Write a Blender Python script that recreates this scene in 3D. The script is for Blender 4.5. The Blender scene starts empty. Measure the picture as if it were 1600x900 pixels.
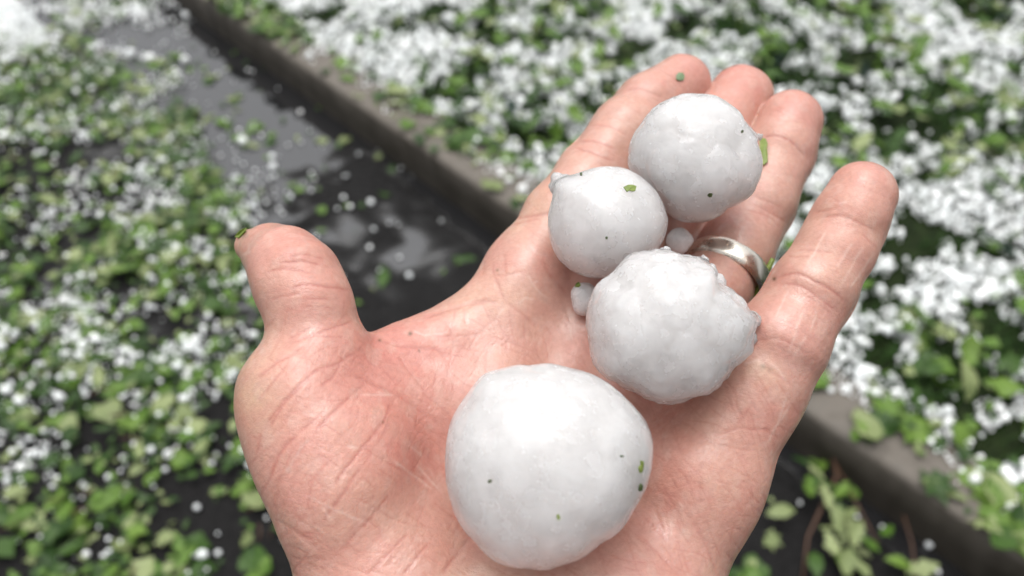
import bpy, math, random
import numpy as np
from mathutils import Vector, Matrix
from mathutils.bvhtree import BVHTree

random.seed(7)
rng = np.random.default_rng(7)
SC = bpy.context.scene
COL = SC.collection

# ------------------------------------------------------------------ camera, sky, sun, exposure
PITCH, CAM_H, F = math.radians(45), 1.30, 1208.0          # F in pixels of the 1600 px wide picture
cam_d = bpy.data.cameras.new('camera')
cam = bpy.data.objects.new('camera', cam_d)
COL.objects.link(cam)
cam.location = (0, 0, CAM_H)
cam.rotation_euler = (math.radians(90) - PITCH, 0, 0)
cam_d.sensor_width = 36.0
cam_d.lens = F / 1600 * 36.0
cam_d.clip_start, cam_d.clip_end = 0.01, 500.0
cam_d.dof.use_dof = True
cam_d.dof.focus_distance = 0.160
cam_d.dof.aperture_fstop = 12.5
SC.camera = cam

SUN_EL, SUN_AZ = math.radians(80), math.radians(-20)       # azimuth from +Y, clockwise
W = bpy.data.worlds.new('World')
SC.world = W
W.use_nodes = True
wn = W.node_tree.nodes
wl = W.node_tree.links
wn.clear()
sky = wn.new('ShaderNodeTexSky')
sky.sky_type = 'NISHITA'
sky.sun_disc = False
sky.sun_elevation = SUN_EL
sky.sun_rotation = SUN_AZ
sky.air_density, sky.dust_density, sky.ozone_density = 1.0, 6.0, 1.0
hsv = wn.new('ShaderNodeHueSaturation')                    # an overcast sky is nearly grey
hsv.inputs['Saturation'].default_value = 0.12
bg = wn.new('ShaderNodeBackground')
bg.inputs['Strength'].default_value = 0.15
wo = wn.new('ShaderNodeOutputWorld')
wl.new(sky.outputs[0], hsv.inputs['Color'])
wl.new(hsv.outputs[0], bg.inputs['Color'])
wl.new(bg.outputs[0], wo.inputs['Surface'])

sun_d = bpy.data.lights.new('sun', 'SUN')
sun_d.energy = 0.5
sun_d.angle = math.radians(60)
sun_d.color = (1.0, 0.97, 0.93)
sun = bpy.data.objects.new('sun', sun_d)
COL.objects.link(sun)
sd = Vector((math.sin(SUN_AZ) * math.cos(SUN_EL), math.cos(SUN_AZ) * math.cos(SUN_EL), math.sin(SUN_EL)))
sun.rotation_euler = sd.to_track_quat('Z', 'Y').to_euler()
sun.location = (0, 0, 5)

SC.view_settings.view_transform = 'Standard'
SC.view_settings.look = 'None'
SC.view_settings.exposure = 0.67
SC.view_settings.gamma = 1.0
SC.view_settings.use_curve_mapping = False

# ------------------------------------------------------------------ helpers
R3 = np.array(cam.rotation_euler.to_matrix())              # camera axes in the world
C0 = np.array(cam.location)


def cam_mm(px, py, d):
    """picture point + depth (mm) -> camera space mm, x right, y up, z into the scene"""
    return np.array([(px - 800) / F * d, (450 - py) / F * d, d], float)


def to_world(P):                                           # camera space mm -> world metres
    P = np.asarray(P, float)
    q = P * np.array([1, 1, -1]) * 0.001
    return q @ R3.T + C0


def on_plane(px, py, z):
    """picture point -> world point on the horizontal plane z"""
    v = R3 @ np.array([(px - 800) / F, (450 - py) / F, -1.0])
    return C0 + v * ((z - C0[2]) / v[2])


def project(P):                                            # world -> picture px, depth m
    q = (np.asarray(P, float) - C0) @ R3
    d = -q[..., 2]
    dd = np.where(np.abs(d) < 1e-6, 1e-6, d)
    return np.stack([800 + F * q[..., 0] / dd, 450 - F * q[..., 1] / dd], -1), d


def hash3(ix, iy, iz, seed):
    h = (ix.astype(np.int64) * 374761393 + iy.astype(np.int64) * 668265263 + iz.astype(np.int64) * 2147483647 + seed * 974711)
    h = (h ^ (h >> 13)) * 1274126177
    h = h ^ (h >> 16)
    return (h & 0xFFFFFF).astype(np.float64) / 0xFFFFFF


def vnoise(P, freq, seed=0):
    """smooth value noise in -1..1"""
    P = np.asarray(P, float) * freq
    i = np.floor(P).astype(np.int64)
    f = P - i
    f = f * f * f * (f * (f * 6 - 15) + 10)
    out = 0
    for dx in (0, 1):
        for dy in (0, 1):
            for dz in (0, 1):
                w = (f[:, 0] if dx else 1 - f[:, 0]) * (f[:, 1] if dy else 1 - f[:, 1]) * (f[:, 2] if dz else 1 - f[:, 2])
                out = out + w * hash3(i[:, 0] + dx, i[:, 1] + dy, i[:, 2] + dz, seed)
    return out * 2 - 1


def fbm(P, freq, octs=3, seed=0):
    s, a, t = 0, 1.0, 0
    for o in range(octs):
        s = s + a * vnoise(P, freq * 2 ** o, seed + o * 17)
        t += a
        a *= 0.5
    return s / t


def mesh_from(name, V, Fc, smooth=True):
    me = bpy.data.meshes.new(name)
    me.from_pydata([tuple(v) for v in V], [], [tuple(f) for f in Fc])
    if smooth:
        me.polygons.foreach_set('use_smooth', [True] * len(me.polygons))
    me.update()
    return me


def mesh_np(name, V, Q, smooth=True):
    """fast mesh from numpy arrays of equal-sized faces"""
    V = np.asarray(V, np.float32)
    Q = np.asarray(Q, np.int32)
    me = bpy.data.meshes.new(name)
    n, k = Q.shape
    me.vertices.add(len(V))
    me.vertices.foreach_set('co', V.ravel())
    me.loops.add(n * k)
    me.loops.foreach_set('vertex_index', Q.ravel())
    me.polygons.add(n)
    me.polygons.foreach_set('loop_start', np.arange(n, dtype=np.int32) * k)
    me.polygons.foreach_set('use_smooth', np.full(n, smooth))
    me.update(calc_edges=True)
    return me


def obj(name, me, mat=None, parent=None, loc=None):
    o = bpy.data.objects.new(name, me)
    COL.objects.link(o)
    if mat is not None and me is not None and not me.materials:
        me.materials.append(mat)
    if loc is not None:
        o.location = loc
    if parent is not None:
        o.parent = parent
    return o


def tag(o, label=None, cat=None, group=None, kind=None):
    if label:
        o['label'] = label
    if cat:
        o['category'] = cat
    if group:
        o['group'] = group
    if kind:
        o['kind'] = kind
    return o


def get_co(me):
    a = np.empty(len(me.vertices) * 3, np.float32)
    me.vertices.foreach_get('co', a)
    return a.reshape(-1, 3).astype(float)


def set_co(me, V):
    me.vertices.foreach_set('co', np.asarray(V, np.float32).ravel())
    me.update()


def set_attr(me, name, val, typ='FLOAT'):
    a = me.attributes.new(name, typ, 'POINT')
    if typ == 'FLOAT':
        a.data.foreach_set('value', np.asarray(val, np.float32).ravel())
    elif typ == 'FLOAT_COLOR':
        c = np.ones((len(val), 4), np.float32)
        c[:, :3] = val
        a.data.foreach_set('color', c.ravel())
    else:
        a.data.foreach_set('vector', np.asarray(val, np.float32).ravel())


def icosphere(sub):
    import bmesh
    bm = bmesh.new()
    bmesh.ops.create_icosphere(bm, subdivisions=sub, radius=1.0)
    V = np.array([v.co[:] for v in bm.verts])
    T = np.array([[v.index for v in f.verts] for f in bm.faces])
    bm.free()
    return V, T


# ------------------------------------------------------------------ materials
def new_mat(name):
    m = bpy.data.materials.new(name)
    m.use_nodes = True
    nt = m.node_tree
    nt.nodes.clear()
    out = nt.nodes.new('ShaderNodeOutputMaterial')
    b = nt.nodes.new('ShaderNodeBsdfPrincipled')
    nt.links.new(b.outputs[0], out.inputs['Surface'])
    return m, nt, b


def nd(nt, typ, **kw):
    n = nt.nodes.new(typ)
    for k, v in kw.items():
        if hasattr(n, k) and not k[0].isupper():
            setattr(n, k, v)
        else:
            n.inputs[k.replace('_', ' ')].default_value = v
    return n


def ramp(nt, src, stops):
    r = nt.nodes.new('ShaderNodeValToRGB')
    els = r.color_ramp.elements
    while len(els) < len(stops):
        els.new(0.5)
    for e, (p, c) in zip(els, stops):
        e.position = p
        e.color = (*c, 1) if len(c) == 3 else c
    nt.links.new(src, r.inputs[0])
    return r


def bump(nt, b, src, strength, dist, prev=None):
    n = nt.nodes.new('ShaderNodeBump')
    n.inputs['Strength'].default_value = strength
    n.inputs['Distance'].default_value = dist
    nt.links.new(src, n.inputs['Height'])
    if prev is not None:
        nt.links.new(prev.outputs[0], n.inputs['Normal'])
    nt.links.new(n.outputs[0], b.inputs['Normal'])
    return n


def skin_material():
    m, nt, b = new_mat('skin')
    at = nd(nt, 'ShaderNodeAttribute', attribute_name='tone')
    tc = nt.nodes.new('ShaderNodeTexCoord')
    n1 = nd(nt, 'ShaderNodeTexNoise', Scale=900.0, Detail=4.0)
    nt.links.new(tc.outputs['Object'], n1.inputs['Vector'])
    r1 = ramp(nt, n1.outputs['Fac'], [(0.25, (0.90, 0.88, 0.88)), (0.75, (1.06, 1.08, 1.08))])
    mul = nd(nt, 'ShaderNodeMix', data_type='RGBA', blend_type='MULTIPLY')
    mul.inputs[0].default_value = 1.0
    nt.links.new(at.outputs['Color'], mul.inputs[6])
    nt.links.new(r1.outputs[0], mul.inputs[7])
    nt.links.new(mul.outputs[2], b.inputs['Base Color'])
    b.inputs['Subsurface Weight'].default_value = 0.35
    b.inputs['Subsurface Radius'].default_value = (1.0, 0.36, 0.2)
    b.inputs['Subsurface Scale'].default_value = 0.0022
    n2 = nd(nt, 'ShaderNodeTexNoise', Scale=260.0, Detail=3.0)
    nt.links.new(tc.outputs['Object'], n2.inputs['Vector'])
    r2 = ramp(nt, n2.outputs['Fac'], [(0.35, (0.30,) * 3), (0.65, (0.52,) * 3)])
    nt.links.new(r2.outputs[0], b.inputs['Roughness'])
    b.inputs['Specular IOR Level'].default_value = 0.5
    b.inputs['Coat Roughness'].default_value = 0.14
    n5 = nd(nt, 'ShaderNodeTexNoise', Scale=60.0, Detail=3.0)
    nt.links.new(tc.outputs['Object'], n5.inputs['Vector'])
    r5 = ramp(nt, n5.outputs['Fac'], [(0.42, (0.05,) * 3), (0.66, (0.50,) * 3)])   # films of melt water
    nt.links.new(r5.outputs[0], b.inputs['Coat Weight'])
    # pores and the fine criss-cross of the skin
    vo = nd(nt, 'ShaderNodeTexVoronoi', feature='DISTANCE_TO_EDGE', Scale=1500.0)
    nt.links.new(tc.outputs['Object'], vo.inputs['Vector'])
    rv = ramp(nt, vo.outputs['Distance'], [(0.0, (0, 0, 0)), (0.12, (1, 1, 1))])
    b1 = bump(nt, b, rv.outputs[0], 0.25, 0.00015)
    n3 = nd(nt, 'ShaderNodeTexNoise', Scale=1400.0, Detail=5.0)
    nt.links.new(tc.outputs['Object'], n3.inputs['Vector'])
    bump(nt, b, n3.outputs['Fac'], 0.35, 0.0003, b1)
    return m


def ice_material(name, tint=(0.60, 0.592, 0.588)):
    """white cloudy ice; 'clear' (0..1 per vertex) marks where the ice is glassy"""
    m, nt, b = new_mat(name)
    at = nd(nt, 'ShaderNodeAttribute', attribute_name='clear')
    tc = nt.nodes.new('ShaderNodeTexCoord')
    n1 = nd(nt, 'ShaderNodeTexNoise', Scale=190.0, Detail=5.0, Roughness=0.6)
    nt.links.new(tc.outputs['Object'], n1.inputs['Vector'])
    c = ramp(nt, n1.outputs['Fac'], [(0.30, tuple(x * 0.90 for x in tint)), (0.62, tint), (0.85, tuple(min(0.95, x * 1.12) for x in tint))])
    nt.links.new(c.outputs[0], b.inputs['Base Color'])
    b.inputs['Subsurface Weight'].default_value = 1.0
    b.inputs['Subsurface Radius'].default_value = (1.0, 0.97, 0.95)
    b.inputs['Subsurface Scale'].default_value = 0.008
    b.inputs['IOR'].default_value = 1.31
    tr = ramp(nt, at.outputs['Fac'], [(0.0, (0.0,) * 3), (1.0, (0.8,) * 3)])
    nt.links.new(tr.outputs[0], b.inputs['Transmission Weight'])
    n2 = nd(nt, 'ShaderNodeTexNoise', Scale=420.0, Detail=3.0)
    nt.links.new(tc.outputs['Object'], n2.inputs['Vector'])
    rr = ramp(nt, n2.outputs['Fac'], [(0.38, (0.16,) * 3), (0.60, (0.38,) * 3)])
    nt.links.new(rr.outputs[0], b.inputs['Roughness'])
    b.inputs['Coat Weight'].default_value = 0.0
    b.inputs['Specular IOR Level'].default_value = 0.45
    b.inputs['Coat Roughness'].default_value = 0.12
    vo = nd(nt, 'ShaderNodeTexVoronoi', feature='SMOOTH_F1', Scale=330.0)
    nt.links.new(tc.outputs['Object'], vo.inputs['Vector'])
    b1 = bump(nt, b, vo.outputs['Distance'], 0.35, 0.0009)
    n3 = nd(nt, 'ShaderNodeTexNoise', Scale=900.0, Detail=4.0)
    nt.links.new(tc.outputs['Object'], n3.inputs['Vector'])
    bump(nt, b, n3.outputs['Fac'], 0.3, 0.0005, b1)
    return m


def hail_material():
    m, nt, b = new_mat('pea_hail')
    oi = nt.nodes.new('ShaderNodeObjectInfo')
    c = ramp(nt, oi.outputs['Random'], [(0.0, (0.82, 0.85, 0.85)), (0.6, (0.90, 0.92, 0.91)), (1.0, (0.95, 0.95, 0.94))])
    nt.links.new(c.outputs[0], b.inputs['Base Color'])
    b.inputs['Roughness'].default_value = 0.28
    b.inputs['IOR'].default_value = 1.31
    tc = nt.nodes.new('ShaderNodeTexCoord')
    n = nd(nt, 'ShaderNodeTexNoise', Scale=2.0, Detail=3.0)
    nt.links.new(tc.outputs['Object'], n.inputs['Vector'])
    bump(nt, b, n.outputs['Fac'], 0.4, 0.002)
    return m


def leaf_material(name, dark, light):
    m, nt, b = new_mat(name)
    oi = nt.nodes.new('ShaderNodeObjectInfo')
    tc = nt.nodes.new('ShaderNodeTexCoord')
    n = nd(nt, 'ShaderNodeTexNoise', Scale=55.0, Detail=4.0)
    nt.links.new(tc.outputs['Object'], n.inputs['Vector'])
    ad = nd(nt, 'ShaderNodeMath', operation='ADD')
    nt.links.new(n.outputs['Fac'], ad.inputs[0])
    sb = nd(nt, 'ShaderNodeMath', operation='MULTIPLY_ADD')
    sb.inputs[1].default_value, sb.inputs[2].default_value = 0.5, -0.25
    nt.links.new(oi.outputs['Random'], sb.inputs[0])
    nt.links.new(sb.outputs[0], ad.inputs[1])
    r = ramp(nt, ad.outputs[0], [(0.25, dark), (0.75, light)])
    nt.links.new(r.outputs[0], b.inputs['Base Color'])
    b.inputs['Roughness'].default_value = 0.42
    b.inputs['Specular IOR Level'].default_value = 0.22
    bump(nt, b, n.outputs['Fac'], 0.3, 0.002)
    return m


def noise_material(name, c1, c2, scale, rough, bump_d=0.0, c3=None, rough2=None):
    m, nt, b = new_mat(name)
    tc = nt.nodes.new('ShaderNodeTexCoord')
    n = nd(nt, 'ShaderNodeTexNoise', Scale=scale, Detail=6.0, Roughness=0.65)
    nt.links.new(tc.outputs['Object'], n.inputs['Vector'])
    st = [(0.3, c1), (0.7, c2)]
    if c3:
        st = [(0.25, c1), (0.5, c2), (0.75, c3)]
    r = ramp(nt, n.outputs['Fac'], st)
    nt.links.new(r.outputs[0], b.inputs['Base Color'])
    b.inputs['Roughness'].default_value = rough
    if rough2 is not None:
        n4 = nd(nt, 'ShaderNodeTexNoise', Scale=scale * 0.12, Detail=4.0)
        nt.links.new(tc.outputs['Object'], n4.inputs['Vector'])
        r4 = ramp(nt, n4.outputs['Fac'], [(0.4, (rough,) * 3), (0.6, (rough2,) * 3)])
        nt.links.new(r4.outputs[0], b.inputs['Roughness'])
    if bump_d:
        n2 = nd(nt, 'ShaderNodeTexNoise', Scale=scale * 3, Detail=4.0)
        nt.links.new(tc.outputs['Object'], n2.inputs['Vector'])
        bump(nt, b, n2.outputs['Fac'], 0.6, bump_d)
    return m


M_SKIN = skin_material()
M_ICE = ice_material('cloudy_ice')
M_CORE = ice_material('milky_core', (0.77, 0.752, 0.742))
[x for x in M_CORE.node_tree.nodes if x.type == 'BSDF_PRINCIPLED'][0].inputs['Subsurface Scale'].default_value = 0.016


def glaze_material():
    m, nt, b = new_mat('clear_ice')
    tc = nt.nodes.new('ShaderNodeTexCoord')
    b.inputs['Base Color'].default_value = (0.97, 0.975, 0.98, 1)
    b.inputs['IOR'].default_value = 1.31
    b.inputs['Transmission Weight'].default_value = 1.0
    n2 = nd(nt, 'ShaderNodeTexNoise', Scale=300.0, Detail=4.0)
    nt.links.new(tc.outputs['Object'], n2.inputs['Vector'])
    rr = ramp(nt, n2.outputs['Fac'], [(0.40, (0.10,) * 3), (0.62, (0.34,) * 3)])
    nt.links.new(rr.outputs[0], b.inputs['Roughness'])
    vo = nd(nt, 'ShaderNodeTexVoronoi', feature='SMOOTH_F1', Scale=330.0)
    nt.links.new(tc.outputs['Object'], vo.inputs['Vector'])
    b1 = bump(nt, b, vo.outputs['Distance'], 0.30, 0.0007)
    n3 = nd(nt, 'ShaderNodeTexNoise', Scale=800.0, Detail=3.0)
    nt.links.new(tc.outputs['Object'], n3.inputs['Vector'])
    bump(nt, b, n3.outputs['Fac'], 0.25, 0.0004, b1)
    return m


M_GLAZE = glaze_material()
M_HAIL = hail_material()
M_LEAF = {
    'dark': leaf_material('leaf_dark', (0.013, 0.036, 0.006), (0.042, 0.088, 0.014)),
    'mid': leaf_material('leaf_mid', (0.052, 0.112, 0.013), (0.115, 0.188, 0.032)),
    'pale': leaf_material('leaf_pale', (0.130, 0.165, 0.062), (0.235, 0.275, 0.125)),
}
M_ASPHALT = noise_material('wet_asphalt', (0.003, 0.003, 0.003), (0.018, 0.017, 0.017), 130, 0.45, 0.007, rough2=0.68)
nt = M_ASPHALT.node_tree
b = [x for x in nt.nodes if x.type == 'BSDF_PRINCIPLED'][0]
at = nd(nt, 'ShaderNodeAttribute', attribute_name='wet')                # 1 at the waterline, 0 on drained asphalt
old = b.inputs['Roughness'].links[0].from_socket
mx = nd(nt, 'ShaderNodeMix', data_type='FLOAT')
nt.links.new(at.outputs['Fac'], mx.inputs[0])
nt.links.new(old, mx.inputs[2])
mx.inputs[3].default_value = 0.05
nt.links.new(mx.outputs[0], b.inputs['Roughness'])
b.inputs['IOR'].default_value = 2.1
rw = ramp(nt, at.outputs['Fac'], [(0.0, (0.035,) * 3), (0.45, (0.11,) * 3), (1.0, (0.5,) * 3)])
nt.links.new(rw.outputs[0], b.inputs['Specular IOR Level'])
M_CONC = noise_material('damp_concrete', (0.060, 0.050, 0.040), (0.122, 0.106, 0.088), 22, 0.75, 0.002, (0.100, 0.090, 0.077))
# the front face of the curb turns dark brown below a wavering line
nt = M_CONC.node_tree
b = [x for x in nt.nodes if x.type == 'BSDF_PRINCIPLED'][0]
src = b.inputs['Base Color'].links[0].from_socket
at = nd(nt, 'ShaderNodeAttribute', attribute_name='face_dark')
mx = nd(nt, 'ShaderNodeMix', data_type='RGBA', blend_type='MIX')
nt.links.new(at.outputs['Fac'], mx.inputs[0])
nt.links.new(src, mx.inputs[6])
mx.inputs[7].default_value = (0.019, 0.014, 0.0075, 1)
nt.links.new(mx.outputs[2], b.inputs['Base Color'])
M_SOIL = noise_material('lawn_soil', (0.006, 0.010, 0.004), (0.018, 0.028, 0.009), 40, 0.9, 0.006)
M_STEM = noise_material('twig_bark', (0.045, 0.020, 0.010), (0.105, 0.050, 0.026), 120, 0.6, 0.001)
M_BIT = noise_material('leaf_scrap', (0.10, 0.145, 0.022), (0.22, 0.28, 0.055), 900, 0.5)
M_BITD = noise_material('dark_scrap', (0.02, 0.035, 0.008), (0.07, 0.10, 0.02), 1500, 0.6)

m, nt, b = new_mat('puddle_water')
b.inputs['Base Color'].default_value = (0.012, 0.012, 0.013, 1)
b.inputs['Roughness'].default_value = 0.03
b.inputs['IOR'].default_value = 2.1
tc = nt.nodes.new('ShaderNodeTexCoord')
n = nd(nt, 'ShaderNodeTexNoise', Scale=14.0, Detail=3.0)
nt.links.new(tc.outputs['Object'], n.inputs['Vector'])
bump(nt, b, n.outputs['Fac'], 0.12, 0.006)
M_WATER = m

for m_ in (M_SOIL,):
    [x for x in m_.node_tree.nodes if x.type == 'BSDF_PRINCIPLED'][0].inputs['Specular IOR Level'].default_value = 0.1

# ------------------------------------------------------------------ the setting: pavement, puddle, curb, lawn
CURB_H = 0.12
A = on_plane(325, 0, CURB_H)
B = on_plane(1512, 812, CURB_H)
udir = (B - A)[:2] / np.linalg.norm((B - A)[:2])
vdir = np.array([-udir[1], udir[0]])                       # towards the lawn
if np.dot(vdir, np.array([1, 1])) < 0:
    vdir = -vdir
CURB_W = 0.135


def uv_to_world(u, v, z):
    u, v = np.asarray(u, float), np.asarray(v, float)
    x = A[0] + udir[0] * u + vdir[0] * v
    y = A[1] + udir[1] * u + vdir[1] * v
    return np.stack([x, y, np.broadcast_to(z, x.shape)], -1)


def world_to_uv(x, y):
    dx, dy = x - A[0], y - A[1]
    return dx * udir[0] + dy * udir[1], dx * vdir[0] + dy * vdir[1]


def stretched(lim, n, a):
    t = np.linspace(-1, 1, n)
    return np.sinh(t * a) / math.sinh(a) * lim


UB = world_to_uv(*on_plane(505, 245, 0)[:2])[0]              # where the standing water ends, along the curb


def ground_z(u, v):
    """pavement: the puddle stands in its far hollow, the rest is wet asphalt; a narrow gutter along the curb"""
    P = np.stack([u, v, np.zeros_like(u)], -1)
    near = np.clip((u - UB + 0.10 * fbm(P, 5.0, 2, 14) + 0.22) / 0.85, 0, 1)
    gut = np.clip(1 - (-v) / 0.085, 0, 1)
    z = -0.007 + 0.020 * np.clip((-v - 0.30) / 0.45, 0, 1)
    z = np.maximum(z, -0.007 + 0.0185 * near)
    tr = 1 + 3.2 * near * (1 - near) * 4
    return z - 0.030 * gut * near + 0.0060 * tr * fbm(P, 5.0, 3, 3) + 0.0045 * tr * fbm(P, 24.0, 2, 9)


def lawn_z(u, v):
    P = np.stack([u, v, np.zeros_like(u)], -1)
    return CURB_H - 0.018 + 0.016 * fbm(P, 6.0, 3, 21) + 0.02 * np.clip((v - CURB_W) / 0.5, 0, 1)


def grid_quads(nu, nv):
    i, j = np.meshgrid(np.arange(nu - 1), np.arange(nv - 1), indexing='ij')
    a = i * nv + j
    return np.stack([a, a + nv, a + nv + 1, a + 1], -1).reshape(-1, 4)


def sheet(name, us, vs, zf, mat, kind='structure'):
    U, Vv = np.meshgrid(us, vs, indexing='ij')
    u, v = U.ravel(), Vv.ravel()
    P = uv_to_world(u, v, zf(u, v))
    Q = grid_quads(len(us), len(vs))
    n = np.cross(P[Q[0, 1]] - P[Q[0, 0]], P[Q[0, 2]] - P[Q[0, 0]])
    if n[2] < 0:
        Q = Q[:, ::-1]
    o = obj(name, mesh_np(name, P, Q), mat)
    return tag(o, kind=kind)


us = np.unique(np.concatenate([stretched(60, 121, 5.0), np.arange(-0.6, 4.2, 0.02)]))
vs_g = np.unique(np.concatenate([-(np.geomspace(2.8, 60, 25)), np.arange(-2.8, 0.02, 0.02)]))
pave = tag(sheet('pavement', us, vs_g, ground_z, M_ASPHALT), label='dark wet asphalt pavement under leaves and hail')
Pz = get_co(pave.data)
set_attr(pave.data, 'wet', np.clip(1 - (Pz[:, 2] + 0.0005) / (0.009 + 0.005 * fbm(Pz, 9.0, 3, 15)), 0, 1) ** 1.6)
tag(sheet('puddle', np.array([-3.0, 7.0]), np.array([-3.0, -0.001]), lambda u, v: np.full_like(u, -0.0005), M_WATER),
    label='shallow puddle lying along the curb')
vs_l = np.unique(np.concatenate([CURB_W - 0.012 + np.arange(0, 3.4, 0.03), np.geomspace(3.6, 60, 25)]))
tag(sheet('lawn', us, vs_l, lawn_z, M_SOIL), label='dark turf of the lawn behind the curb')

# curb: one long cast strip with rounded arrises, slightly uneven
prof = [(0.0, -0.15), (0.0, 0.0), (0.0, 0.05), (0.0005, CURB_H - 0.016), (0.003, CURB_H - 0.007), (0.009, CURB_H - 0.0015), (0.018, CURB_H),
        (0.05, CURB_H + 0.0005), (0.09, CURB_H), (CURB_W - 0.010, CURB_H - 0.001), (CURB_W - 0.003, CURB_H - 0.006), (CURB_W, CURB_H - 0.02), (CURB_W, -0.15)]
cu = np.unique(np.concatenate([stretched(60, 61, 5.0), np.arange(-0.6, 4.2, 0.025)]))
U, K = np.meshgrid(cu, np.arange(len(prof)), indexing='ij')
pv = np.array([p[0] for p in prof])[K.ravel()]
pz = np.array([p[1] for p in prof])[K.ravel()]
uu = U.ravel()
jit = 0.0018 * fbm(np.stack([uu, pv * 3, pz * 3], -1), 14.0, 3, 5)
P = uv_to_world(uu, pv - 0.002 + jit * 0.8, pz + jit)
Q = grid_quads(len(cu), len(prof))
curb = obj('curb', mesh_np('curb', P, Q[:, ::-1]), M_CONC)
set_attr(curb.data, 'face_dark', np.clip((CURB_H - 0.010 - pz + 0.006 * fbm(np.stack([uu, pv, pz * 0.3], -1), 16.0, 3, 8)) / 0.012, 0, 1) * np.clip(0.9 + 0.25 * fbm(np.stack([uu, pv, pz], -1), 20.0, 3, 12), 0, 1) * (pv < 0.06))
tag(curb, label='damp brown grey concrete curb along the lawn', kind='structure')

# ------------------------------------------------------------------ the hand (signed distance field -> surface)
def prim(a, b):
    pa, pb = cam_mm(a[0], a[1], a[3]), cam_mm(b[0], b[1], b[3])
    return pa, pb, a[2] * a[3] / F, b[2] * b[3] / F


def chain(pts):
    return [prim(pts[i], pts[i + 1]) for i in range(len(pts) - 1)]


INDEX = [(828, 430, 64, 193), (878, 343, 60, 198), (923, 275, 53, 204), (978, 207, 53, 210), (1012, 167, 49, 214), (1064, 131, 46, 219)]
MIDDLE = [(945, 445, 62, 193), (1010, 368, 61, 199), (1070, 280, 57, 207), (1120, 205, 53, 217), (1157, 154, 51, 222)]
RING = [(1060, 508, 64, 186), (1109, 455, 60, 190), (1146, 398, 57, 196), (1185, 320, 55, 203), (1216, 242, 53, 208), (1235, 190, 49, 210)]
LITTLE = [(1170, 612, 78, 168), (1217, 537, 71, 167), (1267, 455, 63, 169), (1308, 386, 57, 171), (1327, 345, 55, 172), (1346, 305, 53, 173)]
THUMB = [(507, 632, 86, 166), (495, 538, 69, 168), (483, 478, 65, 169), (464, 437, 66, 171), (444, 409, 54, 174), (423, 393, 40, 178), (395, 384, 28, 183)]
PALM = [
    [(720, 930, 92, 166), (765, 660, 90, 182), (828, 430, 64, 193)],
    [(800, 930, 95, 168), (860, 680, 85, 184), (945, 445, 62, 193)],
    [(880, 930, 95, 168), (965, 700, 85, 182), (1055, 505, 64, 186)],
    [(1028, 905, 90, 163), (1090, 750, 92, 166), (1168, 612, 77, 168)],
    [(572, 915, 100, 158), (533, 768, 95, 158), (494, 690, 90, 161), (478, 618, 94, 165), (500, 560, 74, 168)],
    [(560, 700, 104, 164), (583, 594, 50, 175), (642, 562, 51, 180), (705, 538, 52, 184), (828, 440, 60, 192)],
    [(635, 890, 110, 160), (660, 760, 88, 172)],
    [(575, 660, 86, 171), (680, 640, 78, 179), (760, 610, 78, 184)],
]
WEB = [[(1035, 430, 58, 199), (1100, 345, 42, 211)]]
WRIST = [(np.array([-22.0, -70, 160]), np.array([-24.0, -125, 112]), 21.0, 23.0), (np.array([5.0, -68, 160]), np.array([2.0, -125, 112]), 21.0, 23.0),
         (np.array([22.0, -66, 160]), np.array([20.0, -125, 112]), 19.0, 22.0),
         (np.array([-24.0, -125, 112]), np.array([-24.0, -200, 40]), 23.0, 29.0), (np.array([2.0, -125, 112]), np.array([2.0, -200, 40]), 23.0, 29.0),
         (np.array([20.0, -125, 112]), np.array([18.0, -200, 40]), 22.0, 28.0)]


def d_cone(P, pr):
    a, b, ra, rb = pr
    ab = b - a
    t = np.clip(((P - a) @ ab) / (ab @ ab), 0, 1)
    q = P - a - t[..., None] * ab
    return np.sqrt((q * q).sum(-1)) - (ra + (rb - ra) * t)


def smin(a, b, k):
    h = np.clip(0.5 + 0.5 * (b - a) / k, 0, 1)
    return b + (a - b) * h - k * h * (1 - h)


def group(P, prims, k):
    d = None
    for pr in prims:
        e = d_cone(P, pr)
        d = e if d is None else smin(d, e, k)
    return d


PALM_PRIMS = [p for c in PALM for p in chain(c)] + WRIST[:3]
FINGERS = [chain(c) for c in (INDEX, MIDDLE, RING, LITTLE, THUMB)]


def sdf_full(P):
    d = group(P, PALM_PRIMS, 7.0)
    d = smin(d, group(P, WRIST[3:], 6.0), 8.0)
    ds = [group(P, f, 2.5) for f in FINGERS[:4]] + [group(P, FINGERS[4], 3.0)]
    ds.insert(1, group(P, chain(WEB[0]), 2.0))
    fing = ds[0]
    for e in ds[1:5]:
        fing = smin(fing, e, 0.6)
    d = smin(d, fing, 5.0)
    d = smin(d, ds[5], 2.5)
    return d


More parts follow.
